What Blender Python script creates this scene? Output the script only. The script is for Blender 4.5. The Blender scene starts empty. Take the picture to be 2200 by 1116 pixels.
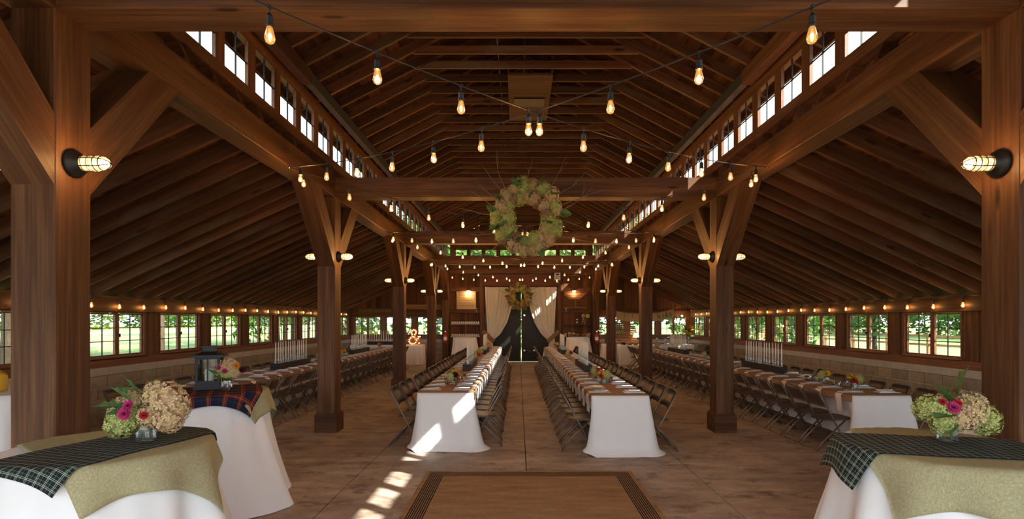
import bpy, math, random
from mathutils import Vector, Matrix, Euler, Quaternion
random.seed(7)
SC = bpy.context.scene
COL = SC.collection
PI = math.pi

# ------------------------------------------------------------------ camera
cam_d = bpy.data.cameras.new('camera'); cam = bpy.data.objects.new('camera', cam_d); COL.objects.link(cam)
F_PX, VPX, VPY = 1134.0, 1112.5, 688.5
cam_d.sensor_width = 36.0; cam_d.lens = F_PX / 2200 * 36.0
cam_d.shift_x = -(VPX - 1100) / 2200; cam_d.shift_y = (VPY - 558) / 2200
cam_d.clip_end = 400
CAMZ = 1.742
cam.location = (0, 0, CAMZ); cam.rotation_euler = (PI / 2, 0, 0)
SC.camera = cam

# ------------------------------------------------------------------ sky, sun, exposure
w = bpy.data.worlds.new('world'); SC.world = w; w.use_nodes = True
bg = w.node_tree.nodes['Background']; bg.inputs[0].default_value = (0.80, 0.90, 1.0, 1); bg.inputs[1].default_value = 3.2
sun_d = bpy.data.lights.new('sun', 'SUN'); sun_d.energy = 15.0; sun_d.angle = 0.009; sun_d.color = (1.0, 0.93, 0.82)
sun = bpy.data.objects.new('sun', sun_d); COL.objects.link(sun)
SUN_DIR = Vector((-1.02, 0.77, -1.0))
sun.rotation_euler = SUN_DIR.to_track_quat('-Z', 'Y').to_euler(); sun.location = (30, -20, 30)
SC.view_settings.view_transform = 'Standard'; SC.view_settings.look = 'None'
SC.view_settings.exposure = 0.52; SC.view_settings.gamma = 1.0; SC.view_settings.use_curve_mapping = False
P_CAGE, P_NAVE, P_WALL = 9.0, 8.0, 0.9
WARM = (1.0, 0.56, 0.22)
cy = SC.cycles; cy.max_bounces = 8; cy.diffuse_bounces = 4; cy.glossy_bounces = 2; cy.transmission_bounces = 4; cy.transparent_max_bounces = 14
cy.caustics_reflective = False; cy.caustics_refractive = False; cy.sample_clamp_indirect = 8.0; cy.use_denoising = True

# ------------------------------------------------------------------ mesh helpers
class MB:
    def __init__(s): s.v = []; s.f = []; s.uv = []
    def face(s, idx, uv=None): s.f.append(tuple(idx)); s.uv.append(uv)
    def box(s, x0, x1, y0, y1, z0, z1, M=None, ch=0.0):
        b = len(s.v)
        if ch > 0:
            P = []
            for z, i in ((z0, ch), (z0 + ch, 0), (z1 - ch, 0), (z1, ch)):
                P.append([(x0 + i, y0 + (ch if not i else 0) * 0 + i, z), (x1 - i, y0 + i, z), (x1 - i, y1 - i, z), (x0 + i, y1 - i, z)])
            for r in P: s.v += [Vector(p) for p in r]
            s.face([b + 3, b + 2, b + 1, b]); s.face([b + 12, b + 13, b + 14, b + 15])
            for r in range(3):
                for k in range(4):
                    s.face([b + r * 4 + k, b + r * 4 + (k + 1) % 4, b + r * 4 + 4 + (k + 1) % 4, b + r * 4 + 4 + k])
        else:
            s.v += [Vector(p) for p in ((x0, y0, z0), (x1, y0, z0), (x1, y1, z0), (x0, y1, z0), (x0, y0, z1), (x1, y0, z1), (x1, y1, z1), (x0, y1, z1))]
            for q in ((3, 2, 1, 0), (4, 5, 6, 7), (0, 1, 5, 4), (1, 2, 6, 5), (2, 3, 7, 6), (3, 0, 4, 7)): s.face([b + k for k in q])
        if M is not None:
            for k in range(b, len(s.v)): s.v[k] = M @ s.v[k]
        return s
    def tube(s, pts, r, n=6, cap=True):
        pts = [Vector(p) for p in pts]; rs = r if isinstance(r, (list, tuple)) else [r] * len(pts)
        b = len(s.v); up = None
        for i, p in enumerate(pts):
            d = (pts[min(i + 1, len(pts) - 1)] - pts[max(i - 1, 0)])
            d = d.normalized() if d.length > 1e-9 else Vector((0, 0, 1))
            if up is None:
                up = d.orthogonal().normalized()
            up = (up - d * up.dot(d)); up = up.normalized() if up.length > 1e-6 else d.orthogonal().normalized()
            c = d.cross(up)
            for k in range(n):
                a = 2 * PI * k / n
                s.v.append(p + (up * math.cos(a) + c * math.sin(a)) * rs[i])
        for i in range(len(pts) - 1):
            for k in range(n):
                s.face([b + i * n + k, b + i * n + (k + 1) % n, b + (i + 1) * n + (k + 1) % n, b + (i + 1) * n + k])
        if cap:
            s.face([b + k for k in reversed(range(n))]); s.face([b + (len(pts) - 1) * n + k for k in range(n)])
        return s
    def lathe(s, prof, n=16, M=None, cap=True):
        b = len(s.v)
        for r, z in prof:
            for k in range(n):
                a = 2 * PI * k / n; s.v.append(Vector((r * math.cos(a), r * math.sin(a), z)))
        for i in range(len(prof) - 1):
            for k in range(n):
                s.face([b + i * n + k, b + i * n + (k + 1) % n, b + (i + 1) * n + (k + 1) % n, b + (i + 1) * n + k])
        if cap:
            if prof[0][0] > 1e-4: s.face([b + k for k in reversed(range(n))])
            if prof[-1][0] > 1e-4: s.face([b + (len(prof) - 1) * n + k for k in range(n)])
        if M is not None:
            for k in range(b, len(s.v)): s.v[k] = M @ s.v[k]
        return s
    def sphere(s, c, r, n=8, m=6, sc=(1, 1, 1)):
        b = len(s.v); c = Vector(c)
        for i in range(m + 1):
            t = PI * i / m
            for k in range(n):
                a = 2 * PI * k / n
                s.v.append(c + Vector((r * sc[0] * math.sin(t) * math.cos(a), r * sc[1] * math.sin(t) * math.sin(a), r * sc[2] * math.cos(t))))
        for i in range(m):
            for k in range(n):
                s.face([b + i * n + k, b + (i + 1) * n + k, b + (i + 1) * n + (k + 1) % n, b + i * n + (k + 1) % n])
        return s
    def prism(s, poly, z0, z1, M=None):
        b = len(s.v); n = len(poly)
        s.v += [Vector((x, y, z0)) for x, y in poly] + [Vector((x, y, z1)) for x, y in poly]
        s.face([b + k for k in reversed(range(n))]); s.face([b + n + k for k in range(n)])
        for k in range(n): s.face([b + k, b + (k + 1) % n, b + n + (k + 1) % n, b + n + k])
        if M is not None:
            for k in range(b, len(s.v)): s.v[k] = M @ s.v[k]
        return s
    def grid(s, nu, nv, fn, closed_u=False):
        b = len(s.v)
        for j in range(nv + 1):
            for i in range(nu + (0 if closed_u else 1)): s.v.append(Vector(fn(i / nu, j / nv)))
        W = nu if closed_u else nu + 1
        for j in range(nv):
            for i in range(nu):
                i2 = (i + 1) % W if closed_u else i + 1
                s.face([b + j * W + i, b + j * W + i2, b + (j + 1) * W + i2, b + (j + 1) * W + i],
                       [(i / nu, j / nv), ((i + 1) / nu, j / nv), ((i + 1) / nu, (j + 1) / nv), (i / nu, (j + 1) / nv)])
        return s
    def mesh(s, name, mat, smooth=False):
        me = bpy.data.meshes.new(name); me.from_pydata([tuple(p) for p in s.v], [], s.f)
        if any(u for u in s.uv):
            l = me.uv_layers.new(name='uv'); k = 0
            for u, f in zip(s.uv, s.f):
                for q in range(len(f)):
                    l.data[k].uv = u[q] if u else (0, 0); k += 1
        if mat: me.materials.append(mat)
        if smooth: me.polygons.foreach_set('use_smooth', [True] * len(me.polygons))
        me.update(); return me
    def build(s, name, mat, parent=None, smooth=False, loc=None, rot=None):
        return link(name, s.mesh(name, mat, smooth), parent, loc, rot)

def link(name, me, parent=None, loc=None, rot=None, scale=None):
    o = bpy.data.objects.new(name, me); COL.objects.link(o)
    if parent: o.parent = parent
    if loc is not None: o.location = loc
    if rot is not None: o.rotation_euler = rot
    if scale is not None: o.scale = scale
    return o
def tag(o, label, cat=None, group=None, kind=None):
    o['label'] = label
    if cat: o['category'] = cat
    if group: o['group'] = group
    if kind: o['kind'] = kind
    return o
def thing(name, label, cat, loc=(0, 0, 0), rz=0, group=None, kind=None):
    o = bpy.data.objects.new(name, None); COL.objects.link(o); o.location = loc; o.rotation_euler = (0, 0, rz)
    o.empty_display_size = 0.1
    return tag(o, label, cat, group, kind)
def copy_tree(o, parent=None):
    c = o.copy(); COL.objects.link(c); c.parent = parent
    for ch in KIDS.get(o.name, None) or list(o.children): copy_tree(ch, c)
    return c
KIDS = {}
_beam = {}
def beam(name, p0, p1, wd, h, mat, parent=None, ch=0.0):
    """a squared timber, its grain along local X"""
    p0, p1 = Vector(p0), Vector(p1); d = p1 - p0; L = d.length
    key = (round(L, 3), round(wd, 3), round(h, 3), mat.name, ch)
    if key not in _beam:
        m = MB()
        if ch:
            m.prism([(-wd / 2 + ch, -h / 2), (wd / 2 - ch, -h / 2), (wd / 2, -h / 2 + ch), (wd / 2, h / 2 - ch), (wd / 2 - ch, h / 2), (-wd / 2 + ch, h / 2), (-wd / 2, h / 2 - ch), (-wd / 2, -h / 2 + ch)],
                    -L / 2, L / 2, Matrix(((0, 0, 1, 0), (1, 0, 0, 0), (0, 1, 0, 0), (0, 0, 0, 1))))
        else: m.box(-L / 2, L / 2, -wd / 2, wd / 2, -h / 2, h / 2)
        _beam[key] = m.mesh(name, mat)
    x = d.normalized(); zr = Vector((0, 0, 1)) if abs(x.z) < 0.95 else Vector((0, 1, 0))
    y = zr.cross(x).normalized(); z = x.cross(y)
    o = link(name, _beam[key], parent, (p0 + p1) / 2)
    o.rotation_mode = 'XYZ'; o.rotation_euler = Matrix((x, y, z)).transposed().to_euler()
    return o
ORD = ['first', 'second', 'third', 'fourth', 'fifth', 'sixth', 'seventh', 'eighth', 'ninth', 'tenth', 'eleventh', 'twelfth', 'thirteenth', 'fourteenth', 'fifteenth', 'sixteenth', 'seventeenth', 'eighteenth', 'nineteenth', 'twentieth']
ORD += ['twenty-' + q for q in ORD[:9]] + ['thirtieth'] + ['thirty-' + q for q in ORD[:9]] + ['fortieth'] + ['forty-' + q for q in ORD[:9]]
def jit(a): return random.uniform(-a, a)

# ------------------------------------------------------------------ materials
class NT:
    def __init__(s, name):
        s.m = bpy.data.materials.new(name); s.m.use_nodes = True; s.t = s.m.node_tree; s.n = s.t.nodes; s.l = s.t.links
        s.p = s.n['Principled BSDF']; s.out = s.n['Material Output']
    def new(s, t, **k):
        o = s.n.new(t)
        for a, b in k.items(): setattr(o, a, b)
        return o
    def set(s, sock, v):
        if hasattr(v, 'is_output') or isinstance(v, bpy.types.NodeSocket): s.l.new(v, sock)
        else: sock.default_value = v
    def math(s, op, a, b=0.0, c=None):
        o = s.new('ShaderNodeMath', operation=op); s.set(o.inputs[0], a); s.set(o.inputs[1], b)
        if c is not None: s.set(o.inputs[2], c)
        return o.outputs[0]
    def mix(s, f, a, b, mode='MIX'):
        o = s.new('ShaderNodeMix', data_type='RGBA', blend_type=mode)
        s.set(o.inputs[0], f); s.set(o.inputs[6], a if not isinstance(a, tuple) else (*a, 1)[:4]); s.set(o.inputs[7], b if not isinstance(b, tuple) else (*b, 1)[:4])
        return o.outputs[2]
    def noise(s, vec, scale, detail=3, rough=0.55):
        o = s.new('ShaderNodeTexNoise'); s.set(o.inputs['Vector'], vec); o.inputs['Scale'].default_value = scale
        o.inputs['Detail'].default_value = detail; o.inputs['Roughness'].default_value = rough
        return o.outputs[0]
    def ramp(s, f, stops, const=False):
        o = s.new('ShaderNodeValToRGB'); s.set(o.inputs[0], f); r = o.color_ramp
        if const: r.interpolation = 'CONSTANT'
        while len(r.elements) < len(stops): r.elements.new(0.5)
        for e, (p, c) in zip(r.elements, stops): e.position = p; e.color = (*c, 1)[:4] if isinstance(c, tuple) else (c, c, c, 1)
        return o.outputs[0]
    def coord(s, k='Object'): return s.new('ShaderNodeTexCoord').outputs[k]
    def mapv(s, vec, scale=(1, 1, 1), loc=None):
        o = s.new('ShaderNodeMapping'); s.set(o.inputs[0], vec); o.inputs['Scale'].default_value = scale
        if loc is not None: s.set(o.inputs['Location'], loc)
        return o.outputs[0]
    def rnd(s): return s.new('ShaderNodeObjectInfo').outputs['Random']
    def xyz(s, vec):
        o = s.new('ShaderNodeSeparateXYZ'); s.set(o.inputs[0], vec); return o.outputs
    def bump(s, h, strength=0.3, dist=0.01):
        o = s.new('ShaderNodeBump'); s.set(o.inputs['Height'], h); o.inputs['Strength'].default_value = strength; o.inputs['Distance'].default_value = dist
        s.l.new(o.outputs[0], s.p.inputs['Normal'])
    def fin(s, col=None, rough=0.6, spec=0.4, metal=0.0):
        if col is not None: s.set(s.p.inputs['Base Color'], col if not isinstance(col, tuple) else (*col, 1)[:4])
        s.set(s.p.inputs['Roughness'], rough); s.p.inputs['Specular IOR Level'].default_value = spec; s.p.inputs['Metallic'].default_value = metal
        return s.m

def plain(name, col, rough=0.6, spec=0.4, metal=0.0): return NT(name).fin(col, rough, spec, metal)

def wood(name, dark, mid, light, grain=14.0, rough=0.55, spec=0.35, knots=True, var=0.35, bump=0.25, weather=None):
    t = NT(name); r = t.rnd(); c = t.coord()
    comb = t.new('ShaderNodeCombineXYZ'); rr = t.math('MULTIPLY', r, 37.0)
    for k in range(3): t.l.new(rr, comb.inputs[k])
    v = t.mapv(c, (0.55, grain, grain), comb.outputs[0])
    n1 = t.noise(v, 1.0, 4, 0.6)
    v2 = t.mapv(c, (1.6, grain * 6, grain * 6), comb.outputs[0])
    n2 = t.noise(v2, 1.0, 3, 0.6)
    big = t.noise(t.mapv(c, (0.5, 1.2, 1.2), comb.outputs[0]), 1.0, 2)
    f = t.math('ADD', t.math('MULTIPLY', n1, 0.62), t.math('MULTIPLY', n2, 0.38))
    col = t.ramp(f, [(0.30, dark), (0.50, mid), (0.68, light)])
    col = t.mix(t.math('MULTIPLY', t.ramp(big, [(0.35, 0.0), (0.75, 1.0)]), 0.35), col, tuple(q * 0.62 for q in dark))
    if weather is not None:
        wv = t.noise(t.mapv(c, (0.9, 3.0, 3.0), comb.outputs[0]), 1.0, 4)
        col = t.mix(t.ramp(wv, [(0.52, 0.0), (0.68, 0.75)]), col, weather)
    if knots:
        vo = t.new('ShaderNodeTexVoronoi'); t.l.new(t.mapv(c, (1.1, 4.5, 4.5), comb.outputs[0]), vo.inputs['Vector']); vo.inputs['Scale'].default_value = 1.0
        col = t.mix(t.ramp(vo.outputs['Distance'], [(0.05, 0.9), (0.12, 0.0)]), col, tuple(q * 0.35 for q in dark))
    hs = t.new('ShaderNodeHueSaturation'); t.l.new(col, hs.inputs['Color'])
    t.l.new(t.math('MULTIPLY_ADD', r, var * 2, 1.0 - var), hs.inputs['Value'])
    t.bump(f, bump, 0.004)
    return t.fin(hs.outputs[0], rough, spec)

M = {}
M['timber'] = wood('stained_timber', (0.040, 0.0155, 0.006), (0.098, 0.041, 0.0165), (0.19, 0.092, 0.040), 9, 0.55, 0.22, True, 0.12)
M['rafter'] = wood('rafter_wood', (0.050, 0.018, 0.008), (0.120, 0.046, 0.019), (0.200, 0.088, 0.040), 13, 0.6, 0.3, True, 0.42, weather=(0.15, 0.10, 0.065))
M['plank'] = wood('roof_plank_wood', (0.040, 0.014, 0.006), (0.120, 0.042, 0.016), (0.22, 0.085, 0.030), 9, 0.65, 0.25, True, 0.5)
M['board'] = wood('wall_board_wood', (0.050, 0.018, 0.007), (0.120, 0.046, 0.017), (0.20, 0.085, 0.032), 10, 0.65, 0.25, True, 0.45)
M['frame'] = wood('window_wood', (0.085, 0.030, 0.012), (0.18, 0.070, 0.028), (0.26, 0.115, 0.050), 14, 0.5, 0.35, False, 0.12)
M['header'] = wood('red_header_wood', (0.085, 0.020, 0.010), (0.15, 0.036, 0.018), (0.20, 0.055, 0.03), 10, 0.55, 0.3, False, 0.1)
M['shelf'] = wood('shelf_wood', (0.05, 0.018, 0.008), (0.10, 0.04, 0.018), (0.16, 0.07, 0.03), 14, 0.6, 0.3, False, 0.2)
M['crate'] = wood('candle_box_wood', (0.012, 0.011, 0.010), (0.024, 0.022, 0.020), (0.045, 0.042, 0.038), 14, 0.55, 0.3, False, 0.2)
M['slat'] = wood('pale_slat_wood', (0.16, 0.07, 0.03), (0.27, 0.13, 0.06), (0.36, 0.19, 0.09), 14, 0.6, 0.3, False, 0.2)
M['trunk'] = wood('bark', (0.03, 0.02, 0.014), (0.07, 0.05, 0.035), (0.12, 0.09, 0.065), 8, 0.9, 0.1, False, 0.3)
M['steel'] = plain('dark_steel', (0.13, 0.13, 0.135), 0.42, 0.5, 0.6)
M['black'] = plain('black_paint', (0.006, 0.006, 0.007), 0.5, 0.4)
M['blackmetal'] = plain('black_metal', (0.013, 0.0125, 0.012), 0.45, 0.35, 0.0)
M['door'] = wood('black_door_paint', (0.004, 0.004, 0.004), (0.007, 0.007, 0.007), (0.011, 0.011, 0.011), 8, 0.5, 0.35, False, 0.1)
M['rubber'] = plain('black_rubber', (0.015, 0.015, 0.015), 0.6)
M['chrome'] = plain('chrome', (0.75, 0.75, 0.75), 0.18, 0.5, 1.0)
M['grey'] = plain('grey_paint', (0.42, 0.43, 0.44), 0.45)
M['red'] = plain('red_paint', (0.42, 0.010, 0.012), 0.3, 0.5)
M['white'] = plain('white_paper', (0.78, 0.77, 0.74), 0.6)
M['plate'] = plain('white_china', (0.78, 0.77, 0.75), 0.18, 0.5)
M['wax'] = plain('white_wax', (0.80, 0.76, 0.62), 0.45, 0.4)
M['seat'] = plain('brown_plastic', (0.062, 0.042, 0.033), 0.42, 0.45)
M['tubing'] = plain('brown_enamelled_tube', (0.16, 0.12, 0.095), 0.33, 0.5, 0.45)
M['paper'] = plain('kraft_paper', (0.33, 0.190, 0.112), 0.75, 0.2)
M['yellow'] = plain('yellow_paint', (0.55, 0.33, 0.02), 0.35, 0.5)
M['green'] = plain('apple_green_glaze', (0.30, 0.42, 0.05), 0.3, 0.5)
M['bookgreen'] = plain('dark_green_cloth', (0.02, 0.05, 0.03), 0.7)
M['cream'] = plain('cream_paper', (0.62, 0.56, 0.42), 0.8)
M['cable'] = plain('black_cable', (0.02, 0.02, 0.022), 0.5)
M['socket'] = plain('socket_plastic', (0.018, 0.020, 0.024), 0.35, 0.5)
M['stem'] = plain('green_stem', (0.05, 0.11, 0.03), 0.6)
M['twig'] = plain('grey_twig', (0.20, 0.14, 0.10), 0.8)
M['wicker'] = wood('wicker', (0.08, 0.04, 0.02), (0.16, 0.09, 0.04), (0.26, 0.15, 0.07), 40, 0.8, 0.2, False, 0.1)
M['letter'] = plain('sign_lettering', (0.05, 0.03, 0.012), 0.7)
M['signboard'] = wood('golden_sign_board', (0.20, 0.10, 0.025), (0.32, 0.17, 0.045), (0.42, 0.24, 0.07), 12, 0.6, 0.3, False, 0.1)
M['darksign'] = wood('dark_sign_board', (0.055, 0.03, 0.012), (0.095, 0.055, 0.02), (0.14, 0.08, 0.03), 12, 0.6, 0.3, False, 0.1)
M['marquee'] = plain('rust_orange_metal', (0.50, 0.13, 0.02), 0.45, 0.4)

def clear(name, tint=(1, 1, 1), gloss=0.08, rough=0.02, emis=None, milk=0.0):
    t = NT(name); t.n.remove(t.p)
    tr = t.new('ShaderNodeBsdfTransparent'); tr.inputs[0].default_value = (*tint, 1)
    gl = t.new('ShaderNodeBsdfGlossy'); gl.inputs['Roughness'].default_value = rough; gl.inputs[0].default_value = (1, 1, 1, 1)
    fr = t.new('ShaderNodeFresnel'); fr.inputs[0].default_value = 1.45
    f = t.math('MINIMUM', t.math('ADD', fr.outputs[0], gloss - 0.035), 0.9)
    mx = t.new('ShaderNodeMixShader'); t.l.new(f, mx.inputs[0]); t.l.new(tr.outputs[0], mx.inputs[1]); t.l.new(gl.outputs[0], mx.inputs[2])
    o = mx.outputs[0]
    if milk:
        df = t.new('ShaderNodeBsdfDiffuse'); df.inputs[0].default_value = (0.85, 0.90, 0.88, 1); m2 = t.new('ShaderNodeMixShader'); m2.inputs[0].default_value = milk
        t.l.new(o, m2.inputs[1]); t.l.new(df.outputs[0], m2.inputs[2]); o = m2.outputs[0]
    if emis:
        e = t.new('ShaderNodeEmission'); e.inputs[0].default_value = (*emis[0], 1); e.inputs[1].default_value = emis[1]
        ad = t.new('ShaderNodeAddShader'); t.l.new(o, ad.inputs[0]); t.l.new(e.outputs[0], ad.inputs[1]); o = ad.outputs[0]
    t.l.new(o, t.out.inputs[0]); return t.m
def glow(name, col, s):
    t = NT(name); t.n.remove(t.p); e = t.new('ShaderNodeEmission'); e.inputs[0].default_value = (*col, 1); e.inputs[1].default_value = s
    t.l.new(e.outputs[0], t.out.inputs[0]); return t.m
M['glass'] = clear('window_glass', (0.94, 0.97, 0.96), 0.035)
M['jar'] = clear('jar_glass', (0.97, 0.99, 0.98), 0.06, 0.02, None, 0.03)
M['crystal'] = clear('candlestick_glass', (0.92, 0.94, 0.92), 0.18, 0.02, None, 0.22)
M['bulbglass'] = clear('amber_bulb_glass', (1.0, 0.80, 0.52), 0.06, 0.02, ((1.0, 0.45, 0.12), 0.45))
M['filament'] = glow('filament', (1.0, 0.62, 0.28), 26.0)
M['globe'] = clear('lamp_globe_glass', (1.0, 0.93, 0.80), 0.06, 0.05, ((1.0, 0.60, 0.26), 0.55))
M['lampcore'] = glow('lamp_core', (1.0, 0.74, 0.42), 7.0)
M['dome'] = glow('lit_glass_dome', (1.0, 0.62, 0.30), 4.5)
M['marqueebulb'] = glow('marquee_bulb', (1.0, 0.68, 0.30), 6.0)

def cloth(name, col, transl=0.0, rough=0.85, weave=0.0, sc=60.0):
    t = NT(name); uvn = t.noise(t.coord(), 5.0, 2)
    c = t.mix(uvn, tuple(q * 0.94 for q in col), col)
    if weave:
        v = t.xyz(t.coord())
        n = t.noise(t.mapv(t.coord(), (sc, sc * 7, sc * 2)), 1.0, 2); n2 = t.noise(t.mapv(t.coord(), (sc * 7, sc, sc * 2)), 1.0, 2)
        c = t.mix(t.ramp(t.math('MULTIPLY', n, n2), [(0.12, 0.0), (0.40, weave)]), tuple(q * 0.55 for q in col), tuple(min(1, q * 1.5) for q in col))
        c = t.mix(0.55, col, c)
    m = t.fin(c, rough, 0.15)
    if transl:
        tl = t.new('ShaderNodeBsdfTranslucent'); t.set(tl.inputs[0], c)
        mx = t.new('ShaderNodeMixShader'); mx.inputs[0].default_value = transl
        t.l.new(t.p.outputs[0], mx.inputs[1]); t.l.new(tl.outputs[0], mx.inputs[2]); t.l.new(mx.outputs[0], t.out.inputs[0])
    return m
M['linen'] = cloth('white_table_linen', (0.80, 0.79, 0.78))
M['napkin'] = cloth('white_napkin_linen', (0.80, 0.79, 0.79))
M['sheer'] = cloth('white_curtain_voile', (0.80, 0.78, 0.74), 0.25)
M['burlap'] = cloth('burlap', (0.36, 0.322, 0.18), 0.0, 0.9, 0.9, 55)
M['burlapbrown'] = cloth('brown_burlap', (0.22, 0.14, 0.075), 0.0, 0.9, 0.9, 55)
M['burlapflag'] = cloth('pale_burlap', (0.42, 0.31, 0.19), 0.0, 0.9, 0.9, 55)

def plaid(name, base, a_stops, b_stops, ku, kv):
    t = NT(name); uv = t.xyz(t.coord('UV'))
    fu = t.math('FRACT', t.math('MULTIPLY', uv[0], ku)); fv = t.math('FRACT', t.math('MULTIPLY', uv[1], kv))
    a = t.ramp(fu, a_stops, True); b = t.ramp(fv, b_stops, True)
    return t.fin(t.mix(0.5, a, b), 0.9, 0.1)
G, W_, K, N_, O_, R_, Y_ = (0.012, 0.032, 0.028), (0.66, 0.62, 0.52), (0.010, 0.011, 0.013), (0.012, 0.014, 0.045), (0.35, 0.085, 0.02), (0.16, 0.02, 0.014), (0.42, 0.22, 0.05)
st = [(0.0, K), (0.22, G), (0.42, W_), (0.47, G), (0.58, W_), (0.62, G), (0.86, K), (0.94, (0.16, 0.17, 0.12))]
M['plaid'] = plaid('green_white_tartan', G, st, st, 11, 24)
M['plaid2'] = plaid('green_white_tartan_b', G, st, st, 30, 11)
st2 = [(0.0, N_), (0.30, (0.018, 0.035, 0.022)), (0.44, N_), (0.56, R_), (0.66, O_), (0.71, Y_), (0.74, R_), (0.84, O_), (0.88, N_)]
M['navyplaid'] = plaid('navy_orange_tartan', N_, st2, st2, 7, 6)

def concrete():
    t = NT('stained_concrete'); g = t.new('ShaderNodeNewGeometry').outputs['Position']
    n1 = t.noise(t.mapv(g, (0.9, 0.9, 0.9)), 0.8, 6, 0.65); n2 = t.noise(t.mapv(g, (2.2, 6.5, 1)), 1.0, 5, 0.62); n3 = t.noise(g, 28.0, 4, 0.6)
    f = t.math('ADD', t.math('ADD', t.math('MULTIPLY', n1, 0.4), t.math('MULTIPLY', n2, 0.42)), t.math('MULTIPLY', n3, 0.18))
    c = t.ramp(f, [(0.36, (0.18, 0.130, 0.098)), (0.46, (0.34, 0.265, 0.210)), (0.55, (0.47, 0.385, 0.315)), (0.66, (0.62, 0.53, 0.44))])
    st = t.noise(t.mapv(g, (1.4, 2.2, 1)), 1.6, 5, 0.7)
    c = t.mix(t.ramp(st, [(0.53, 0.0), (0.66, 0.8)]), c, (0.12, 0.080, 0.060))
    s2 = t.noise(t.mapv(g, (0.35, 0.55, 1)), 1.0, 4, 0.6); c = t.mix(t.ramp(s2, [(0.45, 0.0), (0.62, 0.45)]), c, (0.17, 0.10, 0.075))
    t.bump(f, 0.25, 0.01)
    return t.fin(c, t.ramp(n2, [(0.3, 0.55), (0.7, 0.80)]), 0.4)
M['concrete'] = concrete()
M['joint'] = plain('dark_joint', (0.030, 0.022, 0.018), 0.9)

def stone(name, a, b, var=0.3):
    t = NT(name); g = t.new('ShaderNodeNewGeometry').outputs['Position']; n = t.noise(g, 9.0, 5, 0.65); n2 = t.noise(g, 60.0, 3)
    f = t.math('ADD', t.math('MULTIPLY', n, 0.6), t.math('MULTIPLY', n2, 0.4))
    c = t.ramp(f, [(0.35, a), (0.65, b)])
    hs = t.new('ShaderNodeHueSaturation'); t.l.new(c, hs.inputs['Color']); t.l.new(t.math('MULTIPLY_ADD', t.rnd(), var * 2, 1 - var), hs.inputs['Value'])
    t.bump(f, 0.5, 0.006); return t.fin(hs.outputs[0], 0.9, 0.15)
M['block'] = stone('concrete_block', (0.22, 0.172, 0.118), (0.35, 0.285, 0.20), 0.14)
M['mortar'] = stone('mortar', (0.38, 0.33, 0.26), (0.50, 0.44, 0.36), 0.05)
M['cap'] = stone('sill_stone', (0.36, 0.31, 0.245), (0.46, 0.40, 0.32), 0.08)

def grass():
    t = NT('lawn_grass'); g = t.new('ShaderNodeNewGeometry').outputs['Position']; n = t.noise(g, 0.35, 4, 0.6); n2 = t.noise(g, 9.0, 4, 0.7)
    f = t.math('ADD', t.math('MULTIPLY', n, 0.5), t.math('MULTIPLY', n2, 0.5))
    return t.fin(t.ramp(f, [(0.3, (0.13, 0.20, 0.065)), (0.7, (0.235, 0.29, 0.12))]), 0.9, 0.1)
M['grass'] = grass()
M['gravel'] = stone('pale_gravel', (0.36, 0.32, 0.27), (0.46, 0.41, 0.35), 0.02)
M['asphalt'] = stone('grey_asphalt', (0.075, 0.07, 0.065), (0.11, 0.10, 0.095), 0.02)
def leafmat(name, a, b, tr=0.3):
    t = NT(name); n = t.noise(t.coord(), 1.3, 2); n2 = t.noise(t.coord(), 14.0, 1)
    c = t.ramp(t.math('ADD', t.math('MULTIPLY', n, 0.55), t.math('MULTIPLY', n2, 0.45)), [(0.36, a), (0.64, b)])
    m = t.fin(c, 0.6, 0.25); tl = t.new('ShaderNodeBsdfTranslucent'); t.set(tl.inputs[0], c); mx = t.new('ShaderNodeMixShader'); mx.inputs[0].default_value = tr
    t.l.new(t.p.outputs[0], mx.inputs[1]); t.l.new(tl.outputs[0], mx.inputs[2]); t.l.new(mx.outputs[0], t.out.inputs[0]); return m
M['leafA'] = leafmat('tree_leaves', (0.055, 0.135, 0.024), (0.19, 0.31, 0.065), 0.4)
M['leafB'] = leafmat('shrub_leaves', (0.11, 0.19, 0.04), (0.36, 0.38, 0.12), 0.4)
M['leafC'] = leafmat('dark_tree_leaves', (0.022, 0.060, 0.014), (0.085, 0.16, 0.035))
M['hyleaf'] = leafmat('hydrangea_leaf', (0.055, 0.12, 0.032), (0.15, 0.24, 0.085), 0.2)
def flora(name, stops, sc=7.0):
    t = NT(name); n = t.noise(t.coord(), sc, 2); n2 = t.noise(t.coord(), sc * 9, 1)
    return t.fin(t.ramp(t.math('ADD', t.math('MULTIPLY', n, 0.55), t.math('MULTIPLY', n2, 0.45)), stops), 0.7, 0.15)
M['hygreen'] = flora('lime_hydrangea', [(0.36, (0.22, 0.25, 0.055)), (0.52, (0.42, 0.45, 0.14)), (0.66, (0.58, 0.56, 0.27))])
M['hypink'] = flora('blush_hydrangea', [(0.37, (0.46, 0.13, 0.14)), (0.45, (0.52, 0.34, 0.18)), (0.53, (0.56, 0.52, 0.22)), (0.62, (0.58, 0.26, 0.25))], 2.6)
M['hydusk'] = flora('dusky_hydrangea', [(0.34, (0.17, 0.055, 0.055)), (0.48, (0.28, 0.15, 0.09)), (0.60, (0.36, 0.26, 0.12)), (0.72, (0.30, 0.13, 0.11))])
M['magenta'] = flora('magenta_petals', [(0.35, (0.28, 0.010, 0.075)), (0.65, (0.48, 0.05, 0.16))])
M['crimson'] = flora('crimson_petals', [(0.35, (0.22, 0.006, 0.012)), (0.65, (0.42, 0.02, 0.03))])
M['burgundy'] = flora('burgundy_petals', [(0.35, (0.030, 0.004, 0.008)), (0.65, (0.075, 0.008, 0.016))])
M['golden'] = flora('golden_petals', [(0.35, (0.60, 0.32, 0.01)), (0.65, (0.78, 0.50, 0.03))])
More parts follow.
